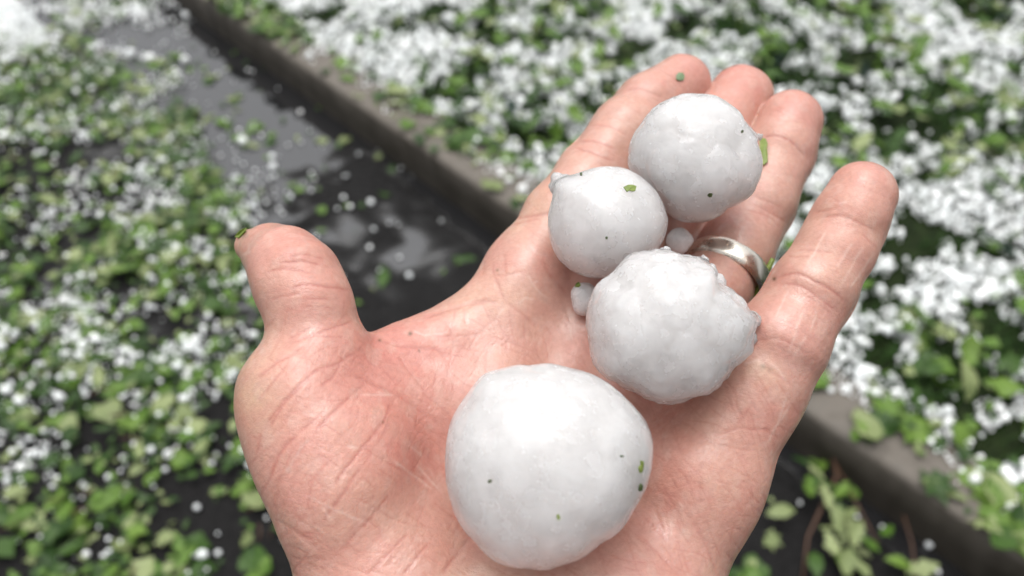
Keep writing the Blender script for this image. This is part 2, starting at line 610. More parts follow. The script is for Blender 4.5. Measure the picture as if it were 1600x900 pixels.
def surface_nets(f, origin, h):
    nx, ny, nz = f.shape
    s = f < 0
    c = np.zeros((nx - 1, ny - 1, nz - 1), np.int8)
    for dx in (0, 1):
        for dy in (0, 1):
            for dz in (0, 1):
                c += s[dx:nx - 1 + dx, dy:ny - 1 + dy, dz:nz - 1 + dz]
    act = (c > 0) & (c < 8)
    I = np.argwhere(act)
    idx = np.full(act.shape, -1, np.int64)
    idx[act] = np.arange(len(I))
    acc = np.zeros((len(I), 3))
    cnt = np.zeros(len(I))
    corners = [(x, y, z) for x in (0, 1) for y in (0, 1) for z in (0, 1)]
    for a in corners:
        for ax in range(3):
            if a[ax]:
                continue
            b_ = list(a)
            b_[ax] = 1
            fa = f[I[:, 0] + a[0], I[:, 1] + a[1], I[:, 2] + a[2]]
            fb = f[I[:, 0] + b_[0], I[:, 1] + b_[1], I[:, 2] + b_[2]]
            x = (fa < 0) != (fb < 0)
            t = np.where(x, fa / np.where(x, fa - fb, 1), 0)
            p = np.tile(np.array(a, float), (len(I), 1))
            p[:, ax] += t
            acc += p * x[:, None]
            cnt += x
    V = (I + acc / cnt[:, None]) * h + origin
    quads = []
    for ax in range(3):
        o1, o2 = [(1, 2), (2, 0), (0, 1)][ax]
        sl0 = [slice(None)] * 3
        sl1 = [slice(None)] * 3
        sl0[ax] = slice(0, -1)
        sl1[ax] = slice(1, None)
        s0, s1 = s[tuple(sl0)], s[tuple(sl1)]
        E_ = np.argwhere(s0 != s1)
        ok = (E_[:, o1] > 0) & (E_[:, o2] > 0) & (E_[:, o1] < f.shape[o1] - 1) & (E_[:, o2] < f.shape[o2] - 1)
        E_ = E_[ok]
        ins = s0[E_[:, 0], E_[:, 1], E_[:, 2]]
        q = []
        for (k1, k2) in ((0, 0), (1, 0), (1, 1), (0, 1)):
            J = E_.copy()
            J[:, o1] -= 1 - k1
            J[:, o2] -= 1 - k2
            q.append(idx[J[:, 0], J[:, 1], J[:, 2]])
        q = np.stack(q, -1)
        q[~ins] = q[~ins][:, ::-1]
        quads.append(q)
    return V, np.concatenate(quads)


def eval_grid(lo, hi, h):
    n = np.ceil((hi - lo) / h).astype(int) + 1
    f = np.full(tuple(n), 50.0, np.float32)
    # coarse pass finds the blocks that hold the surface, the fine pass fills only those
    bs = 8
    for bx in range(0, n[0], bs):
        ox = np.arange(bx, min(bx + bs, n[0])) * h + lo[0]
        by = np.arange(0, n[1], bs)
        bz = np.arange(0, n[2], bs)
        cc = np.stack(np.meshgrid([ox.mean()], by * h + lo[1] + h * (bs - 1) / 2, bz * h + lo[2] + h * (bs - 1) / 2, indexing='ij'), -1).reshape(-1, 3)
        dc = sdf_full(cc)
        rad = h * bs * 0.9 + 4.0
        yy, zz = np.meshgrid(by, bz, indexing='ij')
        yy, zz = yy.ravel(), zz.ravel()
        near = np.abs(dc) < rad
        for y0, z0, dd in zip(yy[~near], zz[~near], dc[~near]):
            f[bx:bx + bs, y0:y0 + bs, z0:z0 + bs] = dd
        if near.any():
            pts, sls = [], []
            for y0, z0 in zip(yy[near], zz[near]):
                oy = np.arange(y0, min(y0 + bs, n[1])) * h + lo[1]
                oz = np.arange(z0, min(z0 + bs, n[2])) * h + lo[2]
                g = np.stack(np.meshgrid(ox, oy, oz, indexing='ij'), -1)
                pts.append(g.reshape(-1, 3))
                sls.append((y0, z0, g.shape[:3]))
            d = sdf_full(np.concatenate(pts))
            k = 0
            for (y0, z0, sh) in sls:
                m_ = sh[0] * sh[1] * sh[2]
                f[bx:bx + sh[0], y0:y0 + sh[1], z0:z0 + sh[2]] = d[k:k + m_].reshape(sh)
                k += m_
    return f


LO, HI = np.array([-86.0, -140.0, 84.0]), np.array([96.0, 72.0, 244.0])
VOX = 0.68
fgrid = eval_grid(LO, HI, VOX)
hv, hq = surface_nets(fgrid, LO, VOX)
del fgrid

# creases of palm and fingers, as picture polylines that are dropped onto the skin: (depth mm, half width mm, redness, points)
CR = []


def cr(dep, wid, red, *pts):
    CR.append((dep, wid, red, np.array(pts, float)))


# thumb
cr(.22, .35, .8, (447, 400), (480, 397), (510, 405))
cr(.34, .40, 1., (430, 411), (470, 407), (505, 413))
cr(.34, .40, 1., (415, 425), (440, 419), (468, 421), (490, 428))
cr(.36, .40, 1., (448, 453), (472, 446), (500, 447), (552, 454))
cr(.24, .35, .8, (420, 470), (445, 462), (475, 459))
cr(.22, .35, .7, (475, 467), (515, 466))
cr(.24, .35, .7, (436, 486), (480, 479), (525, 481))
cr(.36, .45, 1., (450, 536), (490, 522), (525, 510), (560, 498))
cr(.20, .35, .8, (445, 528), (470, 518), (485, 512))
cr(.20, .35, .8, (470, 524), (505, 525), (545, 526))
cr(.26, .40, .8, (400, 592), (430, 568), (456, 554), (482, 532))
cr(.26, .40, .8, (398, 630), (424, 600), (452, 564))
cr(.45, .50, 1., (408, 682), (422, 654), (452, 618), (480, 590), (500, 576), (528, 568), (544, 556), (572, 545))
cr(.34, .45, 1., (416, 676), (440, 636), (466, 608), (490, 586))
cr(.30, .45, 1., (496, 608), (516, 592), (528, 574), (538, 540))
cr(.42, .50, 1., (492, 678), (512, 654), (540, 626), (574, 596))
cr(.26, .40, .9, (464, 678), (486, 660), (510, 642))
cr(.26, .40, 1., (580, 682), (598, 660), (611, 628))
cr(.45, .60, .7, (538, 584), (572, 594), (612, 612), (650, 636), (698, 672))
cr(.30, .50, .7, (620, 550), (640, 580), (668, 614))
cr(.18, .30, .3, (560, 618), (620, 614), (718, 628))
cr(.28, .40, .7, (660, 614), (684, 632), (708, 656))
cr(.42, .55, .8, (590, 529), (616, 538), (660, 543), (684, 546), (702, 562))
cr(.24, .40, .7, (407, 675), (401, 712))
cr(.36, .45, 1., (467, 677), (437, 710), (420, 752))
cr(.34, .45, 1., (490, 680), (465, 710), (445, 752))
cr(.38, .45, 1., (589, 675), (565, 700), (537, 737), (520, 760))
cr(.32, .45, 1., (567, 725), (540, 765), (515, 800), (502, 822))
cr(.22, .40, .8, (478, 762), (497, 740), (515, 717))
cr(.34, .45, .9, (612, 770), (577, 812), (547, 845), (529, 872))
cr(.28, .45, .9, (642, 828), (602, 870), (573, 900))
cr(.28, .45, .9, (674, 843), (650, 872), (628, 900))
cr(.36, .60, .9, (740, 834), (710, 870), (688, 900))
cr(.26, .35, .6, (547, 772), (590, 795), (622, 815), (648, 817))
cr(.18, .30, .4, (490, 702), (547, 742), (592, 756))
cr(.15, .30, .3, (502, 695), (635, 699))
cr(.36, .60, .2, (428, 813), (460, 830), (482, 848))
cr(.24, .40, .2, (458, 878), (490, 872), (530, 882), (580, 900))
cr(.20, .35, .3, (635, 837), (690, 835))
# web, base of the index finger
cr(.60, .70, .5, (652, 502), (680, 490), (708, 482), (746, 472), (782, 473))
cr(.25, .45, .7, (770, 408), (772, 430), (780, 450), (789, 472))
cr(.22, .40, .5, (770, 431), (800, 428), (822, 423))
cr(.22, .40, .5, (788, 394), (790, 430))
cr(.20, .40, .5, (757, 404), (754, 432))
cr(.50, .55, .9, (806, 342), (830, 338), (862, 333))
cr(.30, .45, .8, (799, 353), (820, 346), (845, 342))
cr(.35, .60, .6, (848, 404), (860, 430), (890, 464))
cr(.30, .50, .6, (724, 480), (729, 508))
cr(.34, .60, .5, (788, 470), (815, 490), (842, 512))
cr(.22, .45, .6, (700, 500), (708, 540), (698, 580))
cr(.22, .45, .5, (640, 520), (700, 526), (760, 520))
# index
cr(.40, .50, .6, (973, 142), (1000, 137), (1040, 153))
cr(.24, .40, .6, (918, 196), (950, 197), (982, 213))
cr(.38, .45, .9, (900, 217), (935, 220), (964, 233))
cr(.42, .50, 1., (894, 227), (925, 237), (962, 252))
# ring finger
cr(.40, .45, 1., (1186, 215), (1212, 211), (1240, 224), (1264, 250))
cr(.30, .45, .7, (1160, 323), (1204, 338), (1222, 360))
cr(.34, .45, .7, (1172, 313), (1216, 338), (1234, 350))
cr(.24, .40, .6, (1178, 305), (1225, 325))
# little finger
cr(.36, .45, .7, (1276, 341), (1305, 336), (1340, 345), (1376, 366))
cr(.26, .40, .6, (1270, 331), (1312, 324))
cr(.24, .35, .7, (1243, 393), (1270, 390), (1305, 396))
cr(.20, .35, .7, (1230, 403), (1267, 400))
cr(.42, .45, .9, (1206, 433), (1245, 427), (1275, 440), (1305, 455), (1326, 478))
cr(.34, .45, .8, (1212, 442), (1250, 445), (1280, 465), (1315, 492))
cr(.24, .40, .6, (1345, 363), (1372, 388))
cr(.36, .50, .6, (1172, 533), (1219, 530), (1268, 555))
cr(.28, .50, .4, (1200, 577), (1240, 604))
cr(.22, .40, .5, (1255, 458), (1290, 480), (1306, 500))
# heel below the little finger
cr(.24, .40, .3, (1022, 688), (1088, 680))
cr(.34, .45, .7, (1118, 681), (1148, 670), (1172, 670), (1196, 672), (1218, 688))
cr(.28, .40, .7, (1148, 670), (1165, 645), (1182, 624))
cr(.24, .40, .6, (1147, 624), (1160, 652))
cr(.36, .60, .4, (1048, 646), (1080, 668), (1116, 692), (1146, 712))
cr(.28, .45, .5, (1124, 694), (1156, 702), (1188, 705))
cr(.20, .35, .4, (1126, 601), (1168, 614))
cr(.30, .50, .6, (1012, 772), (1028, 808), (1038, 846))
cr(.34, .50, .6, (998, 834), (1030, 866), (1060, 900))
cr(.30, .50, .5, (1078, 808), (1104, 856), (1121, 900))
cr(.22, .45, .5, (1056, 840), (1080, 898))
cr(.16, .30, .5, (1074, 786), (1092, 786), (1112, 776))
cr(.22, .40, .4, (1110, 749), (1140, 758), (1178, 767))
cr(.20, .40, .4, (1128, 725), (1160, 740), (1190, 760))
# broad folds: bent joints between the finger pads
for (dep, wid, pts) in [(.55, 3.2, ((895, 222), (965, 240))), (.5, 2.6, ((975, 140), (1040, 155))), (.6, 3.2, ((1165, 312), (1230, 345))),
                        (.6, 2.6, ((1190, 213), (1262, 245))), (.7, 3.2, ((1212, 438), (1318, 482))), (.6, 2.6, ((1280, 340), (1372, 362))),
                        (.7, 3.0, ((1190, 545), (1262, 580))), (.5, 2.4, ((420, 415), (520, 412))), (.5, 2.6, ((440, 525), (560, 498))),
                        (.5, 3.5, ((620, 548), (700, 600), (760, 680))), (.4, 3.0, ((1020, 640), (1140, 700), (1215, 720)))]:
    CR.append((dep, wid, 0.12, np.array(pts, float)))
# the dense net of hair-fine lines between the main creases: two crossing families on the palm, cross lines on the fingers
rfl = random.Random(31)
for k in range(560):
    x, y = rfl.uniform(385, 1215), rfl.uniform(520, 905)
    fam = rfl.random()
    a_ = math.radians((-55 if x < 760 else -115) + rfl.gauss(0, 11)) if fam < 0.6 else math.radians((28 if x < 900 else 20) + rfl.gauss(0, 14))
    ln, bend = rfl.uniform(22, 95), rfl.gauss(0, 0.10)
    pl = []
    for q in range(5):
        pl.append((x, y))
        x += math.cos(a_) * ln / 4
        y += math.sin(a_) * ln / 4
        a_ += bend
    CR.append((rfl.uniform(.10, .22), rfl.uniform(.20, .32), rfl.uniform(.2, .7), np.array(pl)))
for (x0, y0, x1, y1, dx, dy, n_) in [(815, 400, 1055, 110, 44, 30, 34), (1215, 540, 1345, 290, 46, 22, 40), (1150, 400, 1235, 170, 38, 20, 22), (480, 520, 440, 375, 60, -8, 26)]:
    for k in range(n_):
        t = rfl.random()
        x, y = x0 + (x1 - x0) * t + rfl.gauss(0, 14), y0 + (y1 - y0) * t
        l_ = rfl.uniform(0.25, 0.8)
        CR.append((rfl.uniform(.08, .18), rfl.uniform(.18, .30), rfl.uniform(.1, .45), np.array([(x - dx * l_, y - dy * l_), (x, y - rfl.uniform(0, 5)), (x + dx * l_, y + dy * l_ + rfl.uniform(-3, 5))])))
# dry pale lines and flakes
WH = [((1292, 357), (1257, 420)), ((1350, 382), (1312, 450)), ((1362, 400), (1325, 455)), ((1334, 376), (1306, 420)), ((1232, 450), (1210, 500)), ((1277, 485), (1267, 522)),
      ((1230, 618), (1218, 654), (1212, 670)), ((1238, 628), (1208, 674), (1196, 700)), ((1262, 520), (1240, 560)), ((824, 426), (832, 442), (844, 458), (860, 468)),
      ((832, 442), (843, 440)), ((808, 476), (820, 466), (836, 468)), ((776, 500), (781, 488), (790, 482)), ((540, 697), (560, 700)), ((560, 617), (618, 616)),
      ((640, 695), (655, 708), (660, 716)), ((590, 610), (598, 616)), ((480, 775), (530, 800), (580, 820)), ((500, 790), (520, 815)), ((640, 515), (664, 524), (700, 520)),
      ((1060, 786), (1068, 792), (1062, 800)), ((1048, 812), (1050, 838)), ((1200, 565), (1215, 575), (1232, 600)), ((1190, 560), (1160, 570)), ((445, 745), (470, 700), (490, 680)),
      ((650, 725), (690, 770)), ((610, 715), (680, 768)), ((378, 400), (392, 392)), ((1008, 90), (1040, 100)), ((1310, 318), (1325, 316)), ((1230, 560), (1250, 500), (1262, 480))]
WH = [np.array(w, float) for w in WH]


def smooth_line(line, n=4):
    if len(line) < 3:
        return line
    p = np.vstack([2 * line[0] - line[1], line, 2 * line[-1] - line[-2]])
    out = []
    for i in range(1, len(p) - 2):
        for t in np.linspace(0, 1, n, endpoint=False):
            a_, b_, c_, d_ = p[i - 1], p[i], p[i + 1], p[i + 2]
            out.append(0.5 * (2 * b_ + (c_ - a_) * t + (2 * a_ - 5 * b_ + 4 * c_ - d_) * t * t + (3 * b_ - a_ - 3 * c_ + d_) * t ** 3))
    out.append(line[-1])
    return np.array(out)


def seg_dist(P2, line):
    d = np.full(len(P2), 1e9)
    L = np.linalg.norm(np.diff(line, axis=0), axis=1)
    tot = L.sum()
    s0 = 0
    tb = np.zeros(len(P2))
    for i in range(len(line) - 1):
        a, b_ = line[i], line[i + 1]
        ab = b_ - a
        t = np.clip(((P2 - a) @ ab) / (ab @ ab), 0, 1)
        e = np.linalg.norm(P2 - a - t[:, None] * ab, axis=1)
        w = e < d
        d = np.where(w, e, d)
        tb = np.where(w, (s0 + t * L[i]) / tot, tb)
        s0 += L[i]
    return d, tb


hand_loc = to_world(np.array([0.0, -68.0, 160.0]))
me = mesh_np('hand_coarse', to_world(hv) - hand_loc, hq[:, ::-1] if False else hq)
tmp = bpy.data.objects.new('tmp_hand', me)
COL.objects.link(tmp)
md = tmp.modifiers.new('s', 'SUBSURF')
md.levels = md.render_levels = 1
dg = bpy.context.evaluated_depsgraph_get()
hand_me = bpy.data.meshes.new_from_object(tmp.evaluated_get(dg))
bpy.data.objects.remove(tmp)
bpy.data.meshes.remove(me)
hand_me.name = 'hand'
HV = get_co(hand_me) + hand_loc
nrm = np.empty(len(HV) * 3, np.float32)
hand_me.vertices.foreach_get('normal', nrm)
nrm = nrm.reshape(-1, 3).astype(float)
ctr = HV.mean(0)
if ((HV - ctr) * nrm).sum(1).mean() < 0:                    # faces must look outwards
    hand_me.flip_normals()
    nrm = -nrm
pp, dep = project(HV)
view = (C0 - HV) / np.linalg.norm(C0 - HV, axis=1)[:, None]
front = (nrm * view).sum(1) > 0.02
mmpp = dep * 1000 / F                                      # mm per picture pixel
disp = np.zeros(len(HV))
redl = np.zeros(len(HV))
whl = np.zeros(len(HV))
wob = np.stack([vnoise(HV, 500, 31), vnoise(HV, 500, 57)], -1) * 0.9 + np.stack([vnoise(HV, 1700, 5), vnoise(HV, 1700, 6)], -1) * 0.5
for (dp, wid, red, line) in CR:
    line = smooth_line(line, 4 if dp > 0.23 else 2)
    lo, hi = line.min(0) - 40, line.max(0) + 40
    k = np.where(front & (pp[:, 0] > lo[0]) & (pp[:, 0] < hi[0]) & (pp[:, 1] > lo[1]) & (pp[:, 1] < hi[1]))[0]
    if not len(k):
        continue
    d, t = seg_dist(pp[k] + (wob[k] if wid < 2 else 0), line)
    d = d * mmpp[k] * (1.25 if wid < 2 else 1.0)
    taper = np.clip(np.minimum(t, 1 - t) * 7, 0.1, 1) if wid < 2 else 1.0
    g = np.exp(-(d / wid) ** 2) * taper
    disp[k] = np.minimum(disp[k], -0.30 * dp * g) if wid < 2 else disp[k] - 0.75 * dp * g
    redl[k] = np.maximum(redl[k], 0.8 * red * np.exp(-(d / (wid * 0.95)) ** 2) * taper)
for line in WH:
    lo, hi = line.min(0) - 25, line.max(0) + 25
    k = np.where(front & (pp[:, 0] > lo[0]) & (pp[:, 0] < hi[0]) & (pp[:, 1] > lo[1]) & (pp[:, 1] < hi[1]))[0]
    d, t = seg_dist(pp[k] + wob[k], line)
    g = np.exp(-(d * mmpp[k] / 0.28) ** 2) * np.clip(np.minimum(t, 1 - t) * 6, 0.2, 1)
    whl[k] = np.maximum(whl[k], g)
    disp[k] += 0.02 * g
disp += 0.22 * fbm(HV, 110, 2, 40) + 0.02 * fbm(HV, 800, 2, 44)
# a small criss-cross of fine lines over palm and pads, strongest on the heel
ang = np.radians(52)
q1 = np.stack([(pp @ np.array([math.cos(ang), -math.sin(ang)])) * 0.010, (pp @ np.array([math.sin(ang), math.cos(ang)])) * 0.090, np.zeros(len(pp))], -1)
ang2 = np.radians(-28)
q2 = np.stack([(pp @ np.array([math.cos(ang2), -math.sin(ang2)])) * 0.012, (pp @ np.array([math.sin(ang2), math.cos(ang2)])) * 0.075, np.zeros(len(pp))], -1)
fine = np.exp(-(vnoise(q1, 1.0, 71) / 0.10) ** 2) * 0.8 + np.exp(-(vnoise(q2, 1.0, 72) / 0.09) ** 2) * 0.6
fine *= front * np.clip((pp[:, 1] - 380) / 200, 0.25, 1)
disp -= 0.05 * fine
set_co(hand_me, HV + nrm * (disp * 0.001)[:, None] - hand_loc)


def blob(x, y, r):
    return np.exp(-(((pp[:, 0] - x) ** 2 + (pp[:, 1] - y) ** 2) / r ** 2)) * np.where(front, 1, 0.3)


base = np.array([0.525, 0.318, 0.252])
redc = np.array([0.525, 0.232, 0.188])
yelc = np.array([0.535, 0.385, 0.265])
palec = np.array([0.570, 0.415, 0.340])
oliv = np.array([0.440, 0.320, 0.245])
mot = fbm(HV, 95, 3, 61)
mot2 = fbm(HV, 260, 2, 65)
rr = np.clip(0.27 + 0.50 * mot + 0.28 * mot2, 0, 1)
for (x, y, r, a) in [(640, 655, 90, .55), (560, 555, 60, .35), (620, 540, 60, .45), (690, 545, 50, .35), (1070, 115, 45, .55), (1160, 130, 45, .45), (1245, 175, 45, .35), (450, 375, 45, .45),
                     (475, 430, 60, .25), (1345, 290, 45, .5), (1180, 640, 60, .35), (880, 420, 60, .2), (1050, 740, 60, .35), (520, 730, 90, .25), (560, 860, 70, .22), (770, 560, 60, .2),
                     (660, 720, 50, .3), (990, 880, 90, .2), (1340, 360, 40, .2)]:
    rr = rr + a * blob(x, y, r)
yy = np.clip(0.10 + 0.35 * fbm(HV, 60, 2, 77), 0, 1)
for (x, y, r, a) in [(400, 610, 45, .8), (415, 660, 40, .5), (830, 360, 45, .5), (850, 300, 40, .3), (720, 470, 50, .35), (555, 515, 30, .4), (1190, 574, 26, .9), (1140, 590, 30, .35), (740, 870, 60, .4),
                     (600, 640, 20, .2), (800, 455, 30, .4), (1110, 760, 60, .25)]:
    yy = yy + a * blob(x, y, r)
ov = np.clip(0.0 + 0.25 * fbm(HV, 45, 2, 88), 0, 1)
for (x, y, r, a) in [(440, 800, 45, .6), (640, 870, 60, .35), (1120, 870, 60, .4), (520, 480, 40, .2), (470, 860, 50, .4)]:
    ov = ov + a * blob(x, y, r)


def mixc(c, d, t):
    t = np.clip(t, 0, 1)[:, None]
    return c * (1 - t) + d * t


colr = np.tile(base, (len(HV), 1))
colr = mixc(colr, yelc, yy * 0.8)
colr = mixc(colr, oliv, ov)
colr = mixc(colr, redc, rr * 0.75)
colr = mixc(colr, np.array([0.38, 0.130, 0.098]), redl * 0.74)
colr = mixc(colr, np.array([0.47, 0.24, 0.19]), fine * 0.30)
colr = mixc(colr, palec, np.clip(fbm(HV, 380, 2, 93) * 1.6 - 0.35, 0, 0.25))
colr = mixc(colr, np.array([0.66, 0.52, 0.44]), whl * 0.40)
# grime: small dark specks and a stain beside the little finger's base
for (x, y, r, a) in [(1193, 572, 5, .5), (1203, 577, 4, .4), (641, 521, 3.2, .9), (593, 531, 2.6, .8), (655, 547, 1.8, .9), (777, 422, 2.2, .7), (1207, 434, 3, 1.0), (598, 660, 2, .5), (1095, 756, 2.6, .35),
                     (380, 366, 7, .55)]:
    colr = mixc(colr, np.array([0.10, 0.065, 0.025]), a * np.exp(-(((pp[:, 0] - x) ** 2 + (pp[:, 1] - y) ** 2) / r ** 2)) * front)
set_attr(hand_me, 'tone', colr * np.array([0.97, 0.885, 0.885]), 'FLOAT_COLOR')
hand_me.materials.clear()
hand_me.polygons.foreach_set('use_smooth', [True] * len(hand_me.polygons))
hand = obj('hand', hand_me, M_SKIN, loc=hand_loc)
tag(hand, 'open left hand held palm up with spread thumb, carrying hailstones', 'hand')

# ------------------------------------------------------------------ hailstones in the hand
def touch_depth(px, py, rpx, press=0.7, d0=90.0, d1=230.0):
    for d in np.arange(d0, d1, 0.25):
        r = rpx * d / F
        if sdf_full(cam_mm(px, py, d)[None])[0] < r - press:
            return d
    return d1


def hailstone(name, px, py, prof, depth, amp, seed, sub=6, flat=0.95, parent=None, clear_f=None, style='smooth'):
    """prof: (angle deg, radius px) round the outline as seen in the hand"""
    D, T = icosphere(sub)
    x, y, z = D[:, 0], D[:, 1], D[:, 2]                     # camera axes, z away from the lens
    a = np.array([p[0] for p in prof], float) % 360
    r = np.array([p[1] for p in prof], float)
    o = np.argsort(a)
    a, r = a[o], r[o]
    a3 = np.concatenate([a - 360, a, a + 360])
    r3 = np.concatenate([r, r, r])
    phi = np.degrees(np.arctan2(y, x)) % 360
    R = np.interp(phi, a3, r3)
    # soften the corners of the profile
    R = 0.25 * (np.interp(phi - 3, a3, r3) + 2 * R + np.interp(phi + 3, a3, r3))
    rm = r.mean()
    w = np.sqrt(np.clip(1 - z * z, 0, 1))
    R = rm * flat + (R - rm * flat) * w ** 3
    k = depth / F
    R = R * k                                               # mm
    P = D * R[:, None]
    # overlapping rounded lobes of ice with crisp seams between them
    rl = np.random.default_rng(seed)
    nl, hl, lo_, hi_ = {'plates': (26, 1.0, .35, .75), 'rough': (38, 0.7, .22, .55), 'smooth': (30, 0.45, .25, .6)}[style]
    lob = np.zeros(len(D))
    for q in range(nl):
        cdir = rl.normal(size=3)
        cdir /= np.linalg.norm(cdir)
        wr = rl.uniform(lo_, hi_)
        an = np.arccos(np.clip(D @ cdir + 0.06 * wr * vnoise(D, 5.0, seed + q), -1, 1)) / wr
        lob = np.maximum(lob, hl * amp * rl.uniform(0.5, 1) * np.sqrt(np.clip(1 - an * an, 0, 1)))
    h = lob + amp * (0.5 * fbm(P, 0.10, 2, seed) + 0.10 * fbm(P, 0.6, 3, seed + 2))
    if style == 'rough':
        h = h + amp * 0.42 * fbm(P, 0.40, 4, seed + 5)
    h = h - h.mean()
    P = P + D * h[:, None]
    c = cam_mm(px, py, depth)
    Wd = to_world(P + c)
    loc = to_world(c)
    me_ = mesh_np(name, Wd - loc, T)
    nn = np.cross(Wd[T[0, 1]] - Wd[T[0, 0]], Wd[T[0, 2]] - Wd[T[0, 0]])
    if np.dot(nn, Wd[T[0, 0]] - loc) < 0:
        me_.flip_normals()
    cl = np.zeros(len(D)) if clear_f is None else clear_f(D, P)
    set_attr(me_, 'clear', np.clip(cl, 0, 1))
    if parent is None:
        return obj(name, me_, M_ICE, loc=loc)
    return obj(name, me_, M_ICE, parent=parent, loc=Vector(loc) - parent.location)


def outline(cx, cy, pts):
    return [(math.degrees(math.atan2(cy - y, x - cx)), math.hypot(x - cx, y - cy) - 2.0) for (x, y) in pts]


pD = outline(855, 727, [(690, 720), (692, 692), (700, 664), (716, 636), (732, 612), (754, 584), (780, 576), (812, 567), (832, 570), (852, 567), (884, 572), (920, 582), (956, 600), (988, 626), (1012, 652), (1022, 684), (1020, 712), (1012, 748),
                        (992, 784), (976, 812), (956, 830), (940, 836), (916, 856), (880, 872), (848, 884), (820, 881), (792, 880), (764, 868), (740, 844), (716, 816), (700, 780), (692, 748)])
pA = outline(1085, 248, [(978, 233), (982, 211), (996, 189), (1013, 169), (1036, 156), (1062, 148), (1089, 147), (1111, 151), (1138, 167), (1156, 180), (1173, 198), (1187, 213), (1186, 233), (1191, 256), (1187, 278), (1178, 300), (1156, 322),
                         (1136, 329), (1129, 336), (1107, 344), (1080, 347), (1053, 338), (1040, 322), (1022, 300), (996, 273), (980, 256)])
pB = outline(948, 349, [(862, 282), (878, 274), (895, 272), (906, 268), (923, 263), (953, 259), (972, 261), (1002, 276), (1023, 295), (1037, 318), (1044, 343), (1030, 390), (1000, 415), (970, 434), (945, 438), (915, 436), (890, 425), (870, 405),
                        (858, 375), (854, 347), (855, 330), (861, 306)])
pC = outline(1045, 507, [(913, 518), (916, 550), (925, 582), (957, 600), (996, 621), (1025, 631), (1067, 628), (1107, 617), (1135, 589), (1142, 573), (1171, 550), (1174, 532), (1176, 518), (1183, 500), (1181, 487), (1169, 486), (1156, 463),
                         (1135, 447), (1114, 440), (1114, 425), (1108, 407), (1096, 399), (1067, 400), (1039, 390), (1018, 388), (989, 397), (971, 411), (957, 432), (940, 443), (929, 461), (918, 489)])
dD = touch_depth(855, 727, 163)
dC = touch_depth(1045, 507, 124)
dA = touch_depth(1085, 248, 102)
dB = touch_depth(948, 349, 92)


def core_of(st, amp, seed, frac):
    """the milky inside of a stone, a little smaller than its clear skin and cloudy in outline"""
    V = get_co(st.data)
    rr_ = np.linalg.norm(V, axis=1)
    k = frac - amp * np.clip(0.5 + 0.9 * fbm(V, 130, 3, seed), 0, 1) - 0.012 * fbm(V, 600, 2, seed + 1)
    me_ = st.data.copy()
    me_.name = 'core'
    me_.materials.clear()
    set_co(me_, V * k[:, None])
    return obj('core', me_, M_CORE, parent=st)


hsD = hailstone('hailstone', 855, 727, pD, dD, 0.8, 11)
tag(hsD, 'largest smooth white hailstone in the middle of the palm', 'hailstone')
hsC = hailstone('hailstone', 1045, 507, pC, dC, 1.25, 23, style='rough')
tag(hsC, 'rough lumpy white hailstone below the ring at the base of the fingers', 'hailstone')
hsA = hailstone('hailstone', 1085, 248, pA, dA, 1.35, 35, style='plates')
tag(hsA, 'white hailstone with scaly overlapping ice lying on the fingers farthest from the wrist', 'hailstone')
hsB = hailstone('hailstone', 948, 349, pB, dB, 0.45, 47)
tag(hsB, 'round smooth white hailstone at the base of the index finger with a green leaf scrap', 'hailstone')
for st_, am_, sd_, fr_ in ((hsD, .07, 301, .985), (hsC, .10, 302, .985), (hsA, .065, 303, .985), (hsB, .07, 304, .985)):
    st_.data.materials.clear()
    st_.data.materials.append(M_GLAZE)
    core_of(st_, am_, sd_, fr_)


def round_prof(r, seed, j=0.08):
    rr_ = np.random.default_rng(seed)
    return [(a_, r * (1 + j * rr_.uniform(-1, 1))) for a_ in range(0, 360, 40)]


glass = lambda v: (lambda D, P: np.full(len(D), v))
# frozen-on lumps are parts of their stones
for (par, d_, px, py, r, cl, sd_) in [(hsB, dB + 1, 876, 289, 19, .4, 1), (hsC, dC + 3, 1098, 409, 10, .5, 2), (hsC, dC + 4, 1110, 425, 12, .4, 3), (hsC, dC + 3, 1174, 500, 13, .6, 4),
                                      (hsC, dC + 4, 1168, 530, 14, .5, 5), (hsC, dC + 2, 1040, 394, 9, .4, 6), (hsC, dC + 6, 1118, 445, 16, .3, 7), (hsA, dA + 1, 1187, 214, 5, .4, 8)]:
    hailstone('ice_lump', px, py, round_prof(r, sd_, 0.2), d_, 0.5, 60 + sd_, sub=4, parent=par, clear_f=glass(cl), style='rough')
s1 = hailstone('hailstone', 1062, 376, round_prof(20, 9, .1), touch_depth(1062, 376, 20, 0.4), 0.3, 81, sub=5, clear_f=glass(.05))
tag(s1, 'tiny translucent hailstone wedged beside the wedding ring', 'hailstone')
s2 = hailstone('hailstone', 914, 467, [(0, 24), (60, 25), (110, 27), (150, 25), (190, 20), (250, 28), (300, 26)], touch_depth(914, 467, 24, 0.4), 0.4, 85, sub=5, clear_f=glass(.12), style='rough')
tag(s2, 'small translucent hailstone tucked against the left side of the rough lumpy one', 'hailstone')

